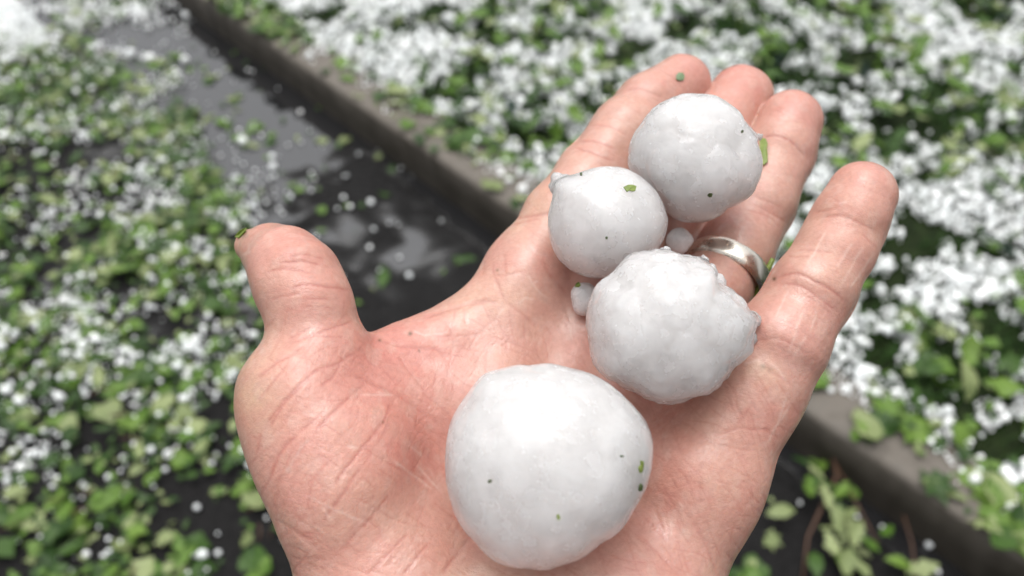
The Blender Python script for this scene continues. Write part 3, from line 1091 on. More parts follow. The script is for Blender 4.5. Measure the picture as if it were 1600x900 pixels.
# ------------------------------------------------------------------ the ring
def ring_band():
    c = to_world(cam_mm(1131, 429, 193.5))
    ax = np.array([0.60 * 0.87, 0.80 * 0.87, 0.49])
    ax /= np.linalg.norm(ax)
    axw = ax * np.array([1, 1, -1]) @ R3.T
    e1 = np.cross(axw, [0.3, 0.2, 0.9])
    e1 /= np.linalg.norm(e1)
    e2 = np.cross(axw, e1)
    w, ri, th = 2.9, 9.8, 1.5                            # half width, inner radius, thickness, mm
    prof_ = []
    for t in np.linspace(-1, 1, 15):                        # domed outside
        prof_.append((t * w * 0.97, ri + 0.45 + (th - 0.45) * math.sqrt(max(0, 1 - (abs(t) ** 2.6)))))
    for t in np.linspace(1, -1, 7):                         # comfort fit inside
        prof_.append((t * w, ri + 0.35 * t * t))
    n = 128
    V, Fc = [], []
    for i in range(n):
        a_ = 2 * math.pi * i / n
        rad = math.cos(a_) * e1 + math.sin(a_) * e2
        for (s_, r_) in prof_:
            dent = 0.05 * math.sin(a_ * 7 + s_) * math.sin(a_ * 3)
            V.append((rad * (r_ + (dent if r_ > ri + 0.6 else 0)) + axw * s_) * 0.001)
    m_ = len(prof_)
    for i in range(n):
        for k_ in range(m_):
            Fc.append((i * m_ + k_, i * m_ + (k_ + 1) % m_, ((i + 1) % n) * m_ + (k_ + 1) % m_, ((i + 1) % n) * m_ + k_))
    return c, mesh_from('ring', V, Fc)


mt, nt, b = new_mat('worn_white_gold')
b.inputs['Metallic'].default_value = 1.0
tc = nt.nodes.new('ShaderNodeTexCoord')
n = nd(nt, 'ShaderNodeTexNoise', Scale=380.0, Detail=5.0)
nt.links.new(tc.outputs['Object'], n.inputs['Vector'])
r = ramp(nt, n.outputs['Fac'], [(0.3, (0.72, 0.67, 0.58)), (0.7, (0.87, 0.83, 0.75))])
nt.links.new(r.outputs[0], b.inputs['Base Color'])
r = ramp(nt, n.outputs['Fac'], [(0.35, (0.22,) * 3), (0.7, (0.38,) * 3)])
nt.links.new(r.outputs[0], b.inputs['Roughness'])
n2 = nd(nt, 'ShaderNodeTexNoise', Scale=1500.0, Detail=3.0)
nt.links.new(tc.outputs['Object'], n2.inputs['Vector'])
bump(nt, b, n2.outputs['Fac'], 0.15, 0.0002)
rc, rme = ring_band()
ring = obj('ring', rme, mt, loc=rc)
tag(ring, 'worn pale gold wedding band on the ring finger', 'ring')

# ------------------------------------------------------------------ leaf scraps stuck to ice and skin
bpy.context.view_layer.update()


def bvh_of(o):
    mw = np.array(o.matrix_world)
    V = get_co(o.data) @ mw[:3, :3].T + mw[:3, 3]
    return BVHTree.FromPolygons([Vector(v) for v in V], [tuple(p.vertices) for p in o.data.polygons])


def scrap(ob, px, py, outline, label, mat=M_BIT, lift=0.00025, name='leaf_fragment', thick=0.0003):
    """outline in px round (px, py); dropped onto the surface of ob"""
    bv = BV[ob.name]
    top, keep = [], []

    def drop(x, y):
        v = Vector(R3 @ np.array([(x - 800) / F, (450 - y) / F, -1.0])).normalized()
        return bv.ray_cast(Vector(C0), v)
    c, nc, _, _ = drop(px, py)
    if c is None:
        return None
    if nc.dot(Vector(C0) - c) < 0:
        nc = -nc
    pts = []
    for ring_k in (0.55, 1.0):
        for (dx, dy) in outline:
            q, nq, _, _ = drop(px + dx * ring_k, py + dy * ring_k)
            if q is None or (q - c).length > 0.012:
                q = c + Vector(R3 @ np.array([dx * ring_k, -dy * ring_k, 0])) * ((c - Vector(C0)).length / F)
            pts.append(q + nc * (lift + 0.0002 * random.random()))
    k = len(outline)
    top = [c + nc * (lift + 0.0002)] + pts
    V = [p - c for p in top] + [p - c - nc * thick for p in top]
    Fc = []
    for i in range(k):
        j = (i + 1) % k
        Fc.append((0, 1 + i, 1 + j))
        Fc.append((1 + i, 1 + k + i, 1 + k + j, 1 + j))
        o_ = 1 + 2 * k
        Fc.append((o_, o_ + 1 + j, o_ + 1 + i))
        Fc.append((o_ + 1 + i, o_ + 1 + j, o_ + 1 + k + j, o_ + 1 + k + i))
        Fc.append((1 + k + i, o_ + 1 + k + i, o_ + 1 + k + j, 1 + k + j))
    o = obj(name, mesh_from(name, V, Fc, False), mat, loc=c)
    return tag(o, label, 'leaf scrap')


BV = {o.name: bvh_of(o) for o in (hand, hsA, hsB, hsC, hsD, s2)}
scrap(hsB, 984, 295, [(-10, -2), (-3, -5), (5, -5), (10, -3), (8, 4), (3, 5), (0, 3), (-5, 5)], 'bright green leaf scrap on the round smooth hailstone by the index finger')
scrap(hsD, 1001, 728, [(-1, -9), (3, -8), (3, 0), (1, 9), (-3, 10), (-4, 3), (-1, -2)], 'green leaf scrap on the right edge of the largest hailstone, the upper of two')
scrap(hsD, 999, 761, [(1, -6), (3, -3), (2, 5), (-2, 6), (-2, -1)], 'dark green scrap low on the right edge of the largest hailstone', M_BITD)
scrap(hsD, 766, 752, [(-3, 0), (0, -3), (4, -3), (3, 1), (-1, 3)], 'tiny green speck on the left of the largest hailstone', M_BITD)
scrap(hsD, 872, 807, [(-3, -2), (1, -4), (3, 0), (1, 4), (-2, 3)], 'tiny yellow green speck low on the largest hailstone')
scrap(hsD, 970, 713, [(-3, -1), (0, -2), (3, 0), (0, 2)], 'faint speck near the right of the largest hailstone, left of the green scraps', M_BITD)
scrap(hsA, 1109, 304, [(-4, 0), (-1, -3), (4, -2), (3, 2), (-1, 3)], 'tiny dark green speck low on the scaly hailstone lying on the fingers', M_BITD)
scrap(hsB, 908, 273, [(-1.6, -1.6), (1.6, -1.6), (1.8, 1.6), (-1.6, 1.6)], 'black speck at the top left of the round smooth hailstone', M_BITD)
scrap(hsB, 948, 371, [(-1.8, -1.6), (1.8, -1.6), (1.8, 1.8), (-1.6, 1.6)], 'black speck in the middle of the round smooth hailstone', M_BITD)
scrap(hsA, 1159, 206, [(-1.4, -1.6), (1.4, -1.6), (1.4, 1.6), (-1.4, 1.6)], 'black speck at the upper right of the scaly hailstone', M_BITD)
scrap(hand, 1194, 238, [(-6, -20), (3, -19), (6, -12), (5, -4), (6, 6), (6, 16), (0, 22), (-7, 20)], 'torn olive green leaf piece between the scaly hailstone and the ring finger', lift=0.0006)
scrap(hand, 1062, 121, [(-6, -3), (-2, -7), (4, -6), (7, -1), (5, 5), (-1, 6), (-6, 4)], 'small dull green crumb on the index fingertip', noise_material('crumb', (0.10, 0.16, 0.08), (0.20, 0.27, 0.14), 1500, 0.4), lift=0.0004)
scrap(hand, 379, 366, [(-10, 5), (-6, -1), (0, -6), (7, -8), (6, -3), (0, 2), (-5, 7)], 'small green scrap stuck on the tip of the thumb', lift=0.0003)
scrap(s2, 903, 446, [(-4, 3), (-2, -2), (3, -4), (5, 0), (1, 3)], 'green fleck on the small translucent hailstone')

# ------------------------------------------------------------------ broken stem caught between ring and little finger
def tube(path, radii, seg=7):
    V, Fc = [], []
    path = [np.array(p, float) for p in path]
    for i, p in enumerate(path):
        t = path[min(i + 1, len(path) - 1)] - path[max(i - 1, 0)]
        t /= np.linalg.norm(t)
        a_ = np.cross(t, [0.31, 0.17, 0.93])
        a_ /= np.linalg.norm(a_)
        b_ = np.cross(t, a_)
        for k in range(seg):
            an = 2 * math.pi * k / seg
            V.append(p + radii[i] * (math.cos(an) * a_ + math.sin(an) * b_))
    for i in range(len(path) - 1):
        for k in range(seg):
            Fc.append((i * seg + k, i * seg + (k + 1) % seg, (i + 1) * seg + (k + 1) % seg, (i + 1) * seg + k))
    Fc.append(tuple(range(seg))[::-1])
    Fc.append(tuple((len(path) - 1) * seg + k for k in range(seg)))
    return V, Fc


pts = [to_world(cam_mm(*q)) for q in ((1180, 466, 188), (1188, 446, 188), (1198, 424, 188), (1208, 404, 187))]
V, Fc = tube([p - pts[0] for p in pts], [0.0008, 0.0008, 0.0007, 0.0006])
st = obj('stem_fragment', mesh_from('stem_fragment', V, Fc), M_BIT, loc=pts[0])
tag(st, 'short broken green stem pinched between the ring and little fingers', 'stem')

# ------------------------------------------------------------------ leaves
def leaf_mesh(name, L, Wd, curl, fold, teeth, seed, torn=0.0, n=9):
    """one blade: a folded, curled, toothed grid with a short stalk, centred on its middle"""
    r_ = random.Random(seed)
    V, Fc = [], []
    for i in range(n + 1):
        t = i / n
        w = Wd * (math.sin(math.pi * min(1, t * 0.92 + 0.04)) ** 0.75) * (1 - 0.35 * t)
        if i == n:
            w = 0.0006
        tw = curl * (t - 0.5) ** 2
        for s_ in (-1, -0.5, 0, 0.5, 1):
            ww = w * abs(s_)
            if abs(s_) == 1:
                ww *= 1 + teeth * (r_.uniform(-1, 0.6) if i % 2 else r_.uniform(-0.2, 1))
                if torn and r_.random() < torn:
                    ww *= r_.uniform(0.35, 0.8)
            V.append((math.copysign(ww, s_) if s_ else 0, (t - 0.5) * L, tw * L + fold * ww + 0.05 * Wd * r_.uniform(-1, 1)))
    for i in range(n):
        for k in range(4):
            a_ = i * 5 + k
            Fc.append((a_, a_ + 1, a_ + 6, a_ + 5))
    b0 = len(V)                                             # stalk
    for (y, z) in ((-0.5 * L, 0.0), (-0.72 * L, 0.02 * L)):
        for (dx, dz) in ((-0.0008, 0), (0.0008, 0), (0, 0.0012)):
            V.append((dx, y, z + dz + curl * 0.25 * L))
    for k in range(3):
        Fc.append((b0 + k, b0 + (k + 1) % 3, b0 + 3 + (k + 1) % 3, b0 + 3 + k))
    return np.array(V), Fc


def lobed_leaf(seed, frag=False):
    """a lobed leaf or a ragged scrap: fan of folded facets round the centre, two rings"""
    r_ = random.Random(seed)
    n = 14 if not frag else 9
    V, Fc = [(0, 0, 0.02)], []
    for ring_ in (0.5, 1.0):
        for i in range(n):
            a_ = 2 * math.pi * i / n
            if frag:
                R_ = r_.uniform(0.22, 0.52)
            else:
                R_ = (0.50 if i % 2 == 0 else 0.29) * (1 - 0.25 * abs(math.sin(a_ / 2 - math.pi / 4))) * r_.uniform(0.85, 1.1)
            R_ *= ring_
            V.append((R_ * math.cos(a_), R_ * math.sin(a_), r_.uniform(-0.05, 0.07) * ring_ + 0.10 * R_ * math.cos(2 * a_)))
    for i in range(n):
        j = (i + 1) % n
        Fc.append((0, 1 + i, 1 + j, 0) if False else (0, 1 + i, 1 + j))
        Fc.append((1 + i, 1 + n + i, 1 + n + j, 1 + j))
    return np.array(V, float), Fc


LEAFS = []
for k in range(8):
    LEAFS.append(leaf_mesh('leaf', 1.0, random.uniform(0.20, 0.34), random.uniform(-0.5, 0.7), random.uniform(-0.25, 0.55), 0.18, 100 + k, torn=[.1, .3, .5, .6][k % 4]))
for k in range(5):
    LEAFS.append(lobed_leaf(200 + k))
for k in range(5):
    LEAFS.append(lobed_leaf(300 + k, True))
NLEAF = len(LEAFS)
LEAF_ME = {}
for tone in M_LEAF:
    for k, (V, Fc) in enumerate(LEAFS):
        LEAF_ME[tone, k] = mesh_from('leaf', V, Fc)
        LEAF_ME[tone, k].materials.append(M_LEAF[tone])

HANDPOLY = np.array([(443, 900), (405, 745), (371, 640), (370, 600), (400, 540), (410, 515), (395, 440), (365, 380), (385, 355), (430, 350), (495, 372), (548, 440), (575, 515), (590, 525), (690, 465), (800, 350),
                     (900, 220), (1010, 100), (1060, 85), (1110, 110), (1150, 103), (1205, 125), (1240, 141), (1283, 180), (1265, 260), (1215, 390), (1250, 370), (1310, 270), (1345, 251), (1399, 310),
                     (1375, 400), (1290, 560), (1220, 720), (1140, 900)], float)


def in_poly(P2, poly):
    x, y = P2[:, 0], P2[:, 1]
    ins = np.zeros(len(P2), bool)
    j = len(poly) - 1
    for i in range(len(poly)):
        xi, yi = poly[i]
        xj, yj = poly[j]
        c_ = ((yi > y) != (yj > y)) & (x < (xj - xi) * (y - yi) / (yj - yi + 1e-12) + xi)
        ins ^= c_
        j = i
    return ins


def gb(p, spots):
    """sum of soft spots (x, y, rx, ry, amount) at picture points p"""
    s_ = np.zeros(len(p))
    for (x, y, rx, ry, a_) in spots:
        s_ += a_ * np.exp(-(((p[:, 0] - x) / rx) ** 2 + ((p[:, 1] - y) / ry) ** 2))
    return s_


PUDDLE = np.array([(120, 62), (290, -12), (1700, 960), (1400, 1060), (900, 700), (560, 560), (440, 520), (420, 420), (400, 350), (375, 310), (325, 255), (318, 200), (285, 120), (200, 90)], float)


def leaf_density(p):
    d = np.full(len(p), 0.95)
    wetp = in_poly(p, PUDDLE)
    d[wetp] = 0.030
    d += gb(p, [(80, 150, 120, 60, .35), (60, 340, 80, 70, .4), (250, 190, 55, 40, .6), (200, 110, 80, 22, .5), (60, 700, 120, 130, .35), (230, 720, 120, 120, .3), (320, 850, 90, 60, .3), (390, 205, 35, 22, .35),
                (540, 325, 35, 20, .35), (610, 440, 25, 18, .25), (450, 300, 40, 25, .3), (1260, 690, 10, 10, .0)])
    d -= gb(p, [(180, 235, 70, 30, .9), (110, 300, 45, 30, .7), (40, 240, 50, 30, .5), (330, 640, 60, 60, .35), (210, 640, 50, 40, .35), (200, 30, 160, 20, .15), (30, 15, 130, 50, 1.0)])
    out = (p[:, 0] < -30) | (p[:, 1] > 930) | (p[:, 1] < -30)
    d[out & ~wetp] = 0.6
    return np.clip(d, 0, 1)


def hail_density(p):
    d = np.full(len(p), 0.50)
    d -= 0.36 * np.clip((p[:, 1] - 600) / 120, 0, 1)
    wetp = in_poly(p, PUDDLE)
    d[wetp] = 0.018
    d += gb(p, [(20, 15, 130, 50, 1.6), (170, 20, 100, 22, .8), (90, 470, 110, 70, .65), (40, 520, 60, 50, .4), (320, 340, 70, 50, .55), (230, 400, 80, 40, .35), (300, 545, 50, 40, .6), (270, 640, 40, 40, .3), (250, 810, 40, 40, .55),
                (60, 720, 50, 40, .4), (180, 350, 80, 30, .25), (220, 95, 60, 18, .35), (390, 320, 50, 40, .25), (130, 560, 60, 40, .35)])
    out = (p[:, 0] < -30) | (p[:, 1] < -30)
    d[out & ~wetp] = 0.45
    return np.clip(d, 0, 1.5)


def clump(u, v, f, seed):
    return fbm(np.stack([u, v, np.zeros_like(u)], -1), f, 3, seed)


ITEMS = []          # every leaf and hailstone of the ground: dict(kind, pos, size, rot, tone, mesh, zone)


def rot_tilt(yaw, tilt, ax):
    return (Matrix.Rotation(tilt, 3, Vector((math.cos(ax), math.sin(ax), 0))) @ Matrix.Rotation(yaw, 3, 'Z')).to_euler()


def near_view(u, v, z):
    p, d = project(uv_to_world(u, v, z))
    ok = (d > 0.2) & (p[:, 0] > -450) & (p[:, 0] < 2050) & (p[:, 1] > -160) & (p[:, 1] < 1350)
    return u[ok], v[ok]


def scatter_leaves():
    # pavement
    n = 85000
    u = rng.uniform(-1.2, 4.2, n)
    v = -rng.uniform(0.01, 2.9, n)
    u, v = near_view(u, v, 0.0)
    n = len(u)
    P = uv_to_world(u, v, 0.0)
    p, d = project(P)
    dens = leaf_density(p) * np.clip(0.92 + 1.5 * clump(u, v, 6.5, 301), 0.10, 1.5)
    ok = (d > 0.2) & (rng.random(n) < dens * 0.50)
    for i in np.where(ok)[0]:
        wet = in_poly(p[i:i + 1], PUDDLE)[0]
        z = max(float(ground_z(u[i:i + 1], v[i:i + 1])[0]), 0.0) + random.uniform(0.002, 0.006 if wet else 0.026)
        tone = random.choices(['dark', 'mid', 'pale'], [.40, .36, .24])[0]
        ITEMS.append(dict(kind='leaf', pos=(P[i, 0], P[i, 1], z), size=random.choice((random.uniform(0.010, 0.026), random.uniform(0.014, 0.036), random.uniform(0.033, 0.066))), rot=rot_tilt(random.uniform(0, 6.28), random.gauss(0, 0.10 if wet else 0.26), random.uniform(0, 6.28)), tone=tone,
                          mesh=random.randrange(NLEAF), area='pavement'))
    # curb top and lawn
    n = 22000
    u = rng.uniform(-1.2, 5.0, n)
    v = np.where(rng.random(n) < 0.10, rng.uniform(0.0, CURB_W, n), rng.uniform(CURB_W, 3.0, n))
    u, v = near_view(u, v, 0.13)
    n = len(u)
    P = uv_to_world(u, v, 0.13)
    p, d = project(P)
    dens = np.where(v < CURB_W, 0.80, 0.55) * np.clip(0.6 + 1.5 * clump(u, v, 4.0, 401), 0.08, 1.6)
    dens = np.where((v < CURB_W) & (v > 0.07), dens * 1.5, dens)
    ok = (d > 0.2) & (rng.random(n) < dens)
    for i in np.where(ok)[0]:
        onc = v[i] < CURB_W
        z = (CURB_H + random.uniform(0.003, 0.014)) if onc else float(lawn_z(u[i:i + 1], v[i:i + 1])[0]) + random.uniform(0.016, 0.046)
        tone = random.choices(['dark', 'mid', 'pale'], [.36, .42, .22])[0]
        ITEMS.append(dict(kind='leaf', pos=(P[i, 0], P[i, 1], z), size=random.choice((random.uniform(0.012, 0.035), random.uniform(0.040, 0.085))), rot=rot_tilt(random.uniform(0, 6.28), random.gauss(0, 0.2 if onc else 0.45), random.uniform(0, 6.28)), tone=tone,
                          mesh=random.randrange(NLEAF), area='curb' if onc else 'lawn'))


def scatter_hail():
    n = 240000
    u = rng.uniform(-1.6, 4.4, n)
    v = -rng.uniform(0.008, 3.2, n)
    u, v = near_view(u, v, 0.0)
    n = len(u)
    P = uv_to_world(u, v, 0.0)
    p, d = project(P)
    dens = hail_density(p) * np.clip(0.55 + 1.9 * clump(u, v, 9.0, 501), 0.02, 2.0)
    ok = (d > 0.2) & (rng.random(n) < dens * 0.55)
    k = np.where(ok)[0]
    gz = np.maximum(ground_z(u[k], v[k]), 0.0)
    hd = np.minimum(hail_density(p[k]), 1.0)
    for j, i in enumerate(k):
        r_ = float(np.clip(rng.lognormal(math.log(0.0038), 0.35), 0.002, 0.010))
        heap = min(1.0, hd[j] + 0.35)
        ITEMS.append(dict(kind='hail', pos=(P[i, 0], P[i, 1], gz[j] + r_ * 0.7 + random.random() * 0.020 * heap), size=r_, area='pavement'))
    # the white drift at the far left corner
    c_ = on_plane(30, -20, 0)
    X = c_[0] + rng.normal(0, 0.30, 26000)
    Y = c_[1] + rng.normal(0, 0.28, 26000)
    u, v = world_to_uv(X, Y)
    k = v < -0.45
    for x_, y_, u_, v_, z_ in zip(X[k], Y[k], u[k], v[k], np.maximum(ground_z(u[k], v[k]), 0)):
        r_ = random.uniform(0.0028, 0.0065)
        ITEMS.append(dict(kind='hail', pos=(x_, y_, z_ + r_ + random.random() * 0.035), size=r_, area='pavement'))
    n = 440000
    u = rng.uniform(-1.6, 5.2, n)
    v = rng.uniform(0.02, 3.3, n)
    u, v = near_view(u, v, 0.13)
    n = len(u)
    P = uv_to_world(u, v, 0.13)
    p, d = project(P)
    m1 = np.clip(0.95 + 4.9 * (1.0 * clump(u, v, 8.0, 601) + 0.6 * clump(u, v, 24, 605) + 0.05), 0.0, 1.0)
    edge = np.clip((v - 0.055) / 0.10, 0.0, 1)
    edge = np.where(v < CURB_W, edge * 0.55 + 0.03, 1.0)
    ok = (d > 0.2) & (rng.random(n) < m1 * edge)
    k = np.where(ok)[0]
    lz = lawn_z(u[k], v[k])
    for j, i in enumerate(k):
        r_ = float(np.clip(rng.lognormal(math.log(0.0033), 0.45), 0.0025, 0.011))
        onc = v[i] < CURB_W
        z = CURB_H + r_ * 0.8 if onc else lz[j] + r_ * 0.8 + random.random() * 0.018 * m1[i] + 0.004
        ITEMS.append(dict(kind='hail', pos=(P[i, 0], P[i, 1], z), size=r_, area='curb' if onc else 'lawn'))


scatter_leaves()
scatter_hail()

# hailstones that stand out one by one in the photograph: (px, py, radius px)
LONE = [(152, 92, 9, 'hailstone alone in the far puddle beside the white drift at the upper left'), (205, 88, 10, 'bright hailstone in the far puddle, left one of a close pair'), (236, 95, 10, 'bright hailstone in the far puddle, right one of a close pair'),
        (291, 27, 8, 'hailstone at the foot of the curb near its far end'), (290, 97, 9, 'hailstone with a leaf speck in the grey reflecting puddle'), (181, 173, 9, 'hailstone on the small puddle among pale leaves'),
        (380, 224, 11, 'hailstone beside a pale leaf in the middle of the puddle'), (426, 248, 8, 'upper hailstone of two touching in the puddle'), (427, 264, 9, 'lower hailstone of two touching in the puddle'),
        (580, 319, 9, 'bright hailstone next to green leaves in the dark water above the thumb'), (585, 369, 7, 'small dull hailstone under dark water right of the thumb tip'), (640, 433, 8, 'dim hailstone in the blackest water near the thumb'),
        (295, 546, 12, 'big bright hailstone on wet asphalt left of the thumb base'), (275, 673, 13, 'big hailstone on leaves left of the palm'), (1450, 853, 8, 'single hailstone in the dark gutter at the foot of the curb'),
        (484, 90, 9, 'hailstone alone on the bare curb top at the far left'), (125, 352, 10, 'hailstone among bright green leaves at the left edge'), (308, 640, 9, 'hailstone on the asphalt above the big one left of the palm')]
hail_meshes = []
for k in range(6):
    D, T = icosphere(3)
    D = D * (1 + 0.14 * fbm(D, 1.3, 2, 900 + k) + 0.05 * fbm(D, 4.0, 2, 950 + k))[:, None]
    me_ = mesh_np('hailstone', D, T)
    me_.materials.append(M_HAIL)
    hail_meshes.append(me_)
for k, (px, py, rp, lab) in enumerate(LONE):
    zc = CURB_H if k == 15 else 0.002
    q = on_plane(px, py, zc)
    r_ = rp * 0.78 * np.linalg.norm(q - C0) / F * 0.72
    o = obj('hailstone', hail_meshes[k % 6], loc=(q[0], q[1], zc + r_ * 0.8))
    o.scale = (r_,) * 3
    o.rotation_euler = (k, k * 2.1, k * 0.7)
    tag(o, lab, 'hailstone')

# which are seen largest
P = np.array([it['pos'] for it in ITEMS])
pp2, dd2 = project(P)
inside = (pp2[:, 0] > 4) & (pp2[:, 0] < 1596) & (pp2[:, 1] > 4) & (pp2[:, 1] < 896) & ~in_poly(pp2, HANDPOLY)
size_px = np.array([it['size'] for it in ITEMS]) * F / np.maximum(dd2, 0.1)
kinds = np.array([it['kind'] for it in ITEMS])
single = set()
for kd, nmax in (('leaf', 290), ('hail', 270)):
    k = np.where(inside & (kinds == kd))[0]
    k = k[np.argsort(-size_px[k])][:nmax]
    single |= set(int(x) for x in k)
print('leaves', (kinds == 'leaf').sum(), 'hail', (kinds == 'hail').sum())


def zone(it, p):
    a_ = it['area']
    if a_ == 'curb':
        return 'the concrete curb top ' + ('behind the index finger' if p[0] < 900 else 'right of the palm')
    if a_ == 'lawn':
        return 'the hail strewn lawn ' + ('left of the fingertips' if p[0] < 1000 else ('above the little finger' if p[1] < 250 else 'right of the little finger'))
    if p[0] > 900:
        return 'the dark gutter right of the wrist'
    if in_poly(np.array([p]), PUDDLE)[0]:
        return 'the dark puddle along the curb'
    return 'the wet pavement ' + ('in the upper left' if p[1] < 260 else ('left of the thumb' if p[1] < 560 else 'in the lower left beside the palm'))


TONE = {'dark': 'dark green', 'mid': 'fresh green', 'pale': 'pale'}
# what an item lies beside, for its label
MARKS = [(372, 372, 'the thumb tip'), (395, 470, 'the thumb joint'), (385, 620, 'the thumb base'), (425, 790, 'the heel of the hand'), (1000, 105, 'the index fingertip'), (890, 230, 'the index finger middle'),
         (800, 340, 'the index finger base'), (1160, 105, 'the middle fingertip'), (1275, 165, 'the ring fingertip'), (1345, 252, 'the little fingertip'), (1385, 380, 'the little finger joint'),
         (1320, 500, 'the little finger middle'), (1250, 640, 'the little finger base'), (1180, 830, 'the outer palm edge'), (1300, 800, 'the broken leafy twig'), (1560, 385, 'the right edge sprig'),
         (775, 130, 'the dark sprig'), (1225, 60, 'the blue sprig'), (1577, 743, 'the near curb end'), (275, 673, 'the big left hailstone'), (295, 546, 'the big bright hailstone'),
         (152, 92, 'the lone hailstone'), (400, 215, 'the puddle middle'), (590, 340, 'the dark water'), (10, 10, 'the top left corner'), (10, 890, 'the lower left corner'), (10, 450, 'the left edge middle'),
         (1590, 10, 'the upper right corner'), (1590, 560, 'the right edge middle'), (700, 10, 'the top edge middle'), (330, 10, 'the far curb end'), (180, 300, 'the small left puddles'), (200, 850, 'the lower edge left'),
         (1440, 480, "the photo's right middle"), (1460, 300, "the photo's right centre"), (1450, 150, "the photo's upper right"), (900, 20, 'the top edge'), (1420, 640, 'the right curb'), (560, 60, 'the lawn corner'), (230, 470, "the photo's left centre")]
DIRS = ['right of', 'upper right of', 'above', 'upper left of', 'left of', 'lower left of', 'below', 'lower right of']


def beside(p):
    k = min(range(len(MARKS)), key=lambda j: (MARKS[j][0] - p[0]) ** 2 + (MARKS[j][1] - p[1]) ** 2)
    dx, dy = p[0] - MARKS[k][0], MARKS[k][1] - p[1]
    dist = math.hypot(dx, dy)
    far = 'just ' if dist < 55 else ('' if dist < 100 else 'well ')
    if dist < 18:
        return 'right at ' + MARKS[k][2]
    return far + DIRS[int(round(math.degrees(math.atan2(dy, dx)) / 45)) % 8] + ' ' + MARKS[k][2]


SURF = {'curb': 'curb', 'lawn': 'lawn', 'pavement': 'pavement'}
restL, restH = {'dark': [], 'mid': [], 'pale': []}, []
for i, it in enumerate(ITEMS):
    if i in single:
        zn = zone(it, pp2[i])
        if it['kind'] == 'leaf':
            o = obj('leaf', LEAF_ME[it['tone'], it['mesh']], loc=it['pos'])
            o.scale = (it['size'],) * 3
            o.rotation_euler = it['rot']
            big = 'large' if it['size'] > 0.075 else 'torn'
            tag(o, big + ' ' + TONE[it['tone']] + ' leaf on the ' + SURF[it['area']] + ' ' + beside(pp2[i]), 'leaf', TONE[it['tone']] + ' torn leaves on the ' + SURF[it['area']])
        else:
            o = obj('hailstone', hail_meshes[i % 6], loc=it['pos'])
            o.scale = (it['size'], it['size'] * random.uniform(0.8, 1.1), it['size'] * random.uniform(0.75, 1.0))
            o.rotation_euler = (random.uniform(0, 6.28), random.uniform(0, 6.28), 0)
            tag(o, ('larger' if it['size'] > 0.0098 else 'small') + ' hailstone on the ' + SURF[it['area']] + ' ' + beside(pp2[i]), 'hailstone', 'small hailstones strewn on the ' + SURF[it['area']])
    elif it['kind'] == 'leaf':
        restL[it['tone']].append(it)
    else:
        restH.append((it['pos'], it['size']))

# the leaves too many to count, one mesh
Vs, Fs, mi, off = [], [], [], 0
for k, tone in enumerate(restL):
    for it in restL[tone]:
        V, Fc = LEAFS[it['mesh']]
        Mx = np.array(it['rot'].to_matrix()) * it['size']
        Vs.append(V @ Mx.T + np.array(it['pos']))
        T3 = [(f[0], f[1], f[2]) for f in Fc] + [(f[0], f[2], f[3]) for f in Fc if len(f) == 4]
        Fs.append(np.array(T3) + off)
        mi += [k] * len(T3)
        off += len(V)
if Vs:
    me_ = mesh_np('leaf_litter', np.concatenate(Vs), np.concatenate(Fs))
    for tone in restL:
        me_.materials.append(M_LEAF[tone])
    me_.polygons.foreach_set('material_index', mi)
    tag(obj('leaf_litter', me_), 'shredded green leaves strewn over pavement, curb and lawn', 'leaves', kind='stuff')

# the rest of the pea hail: points that carry a small ball each
Vh = np.array([p for p, s_ in restH])
me_ = bpy.data.meshes.new('hail_layer')
me_.vertices.add(len(Vh))
me_.vertices.foreach_set('co', Vh.astype(np.float32).ravel())
sz = np.array([s_ for p, s_ in restH])
sc3 = sz[:, None] * rng.uniform(0.75, 1.15, (len(sz), 3))
set_attr(me_, 'ball', sc3, 'FLOAT_VECTOR')
me_.materials.append(M_HAIL)
hail = obj('hail_layer', me_)
tag(hail, 'layer of small white hail covering lawn and pavement', 'hail', kind='stuff')
ng = bpy.data.node_groups.new('hail_balls', 'GeometryNodeTree')
ng.interface.new_socket('Geometry', in_out='INPUT', socket_type='NodeSocketGeometry')
ng.interface.new_socket('Geometry', in_out='OUTPUT', socket_type='NodeSocketGeometry')
gi, go = ng.nodes.new('NodeGroupInput'), ng.nodes.new('NodeGroupOutput')
ico = ng.nodes.new('GeometryNodeMeshIcoSphere')
ico.inputs['Radius'].default_value = 1.0
ico.inputs['Subdivisions'].default_value = 2
ss = ng.nodes.new('GeometryNodeSetShadeSmooth')
smt = ng.nodes.new('GeometryNodeSetMaterial')
smt.inputs['Material'].default_value = M_HAIL
iop = ng.nodes.new('GeometryNodeInstanceOnPoints')
na = ng.nodes.new('GeometryNodeInputNamedAttribute')
na.data_type = 'FLOAT_VECTOR'
na.inputs['Name'].default_value = 'ball'
ng.links.new(gi.outputs[0], iop.inputs['Points'])
ng.links.new(ico.outputs['Mesh'], ss.inputs[0])
ng.links.new(ss.outputs[0], smt.inputs[0])
ng.links.new(smt.outputs[0], iop.inputs['Instance'])
ng.links.new(na.outputs['Attribute'], iop.inputs['Scale'])
ng.links.new(iop.outputs[0], go.inputs[0])
hail.modifiers.new('balls', 'NODES').node_group = ng

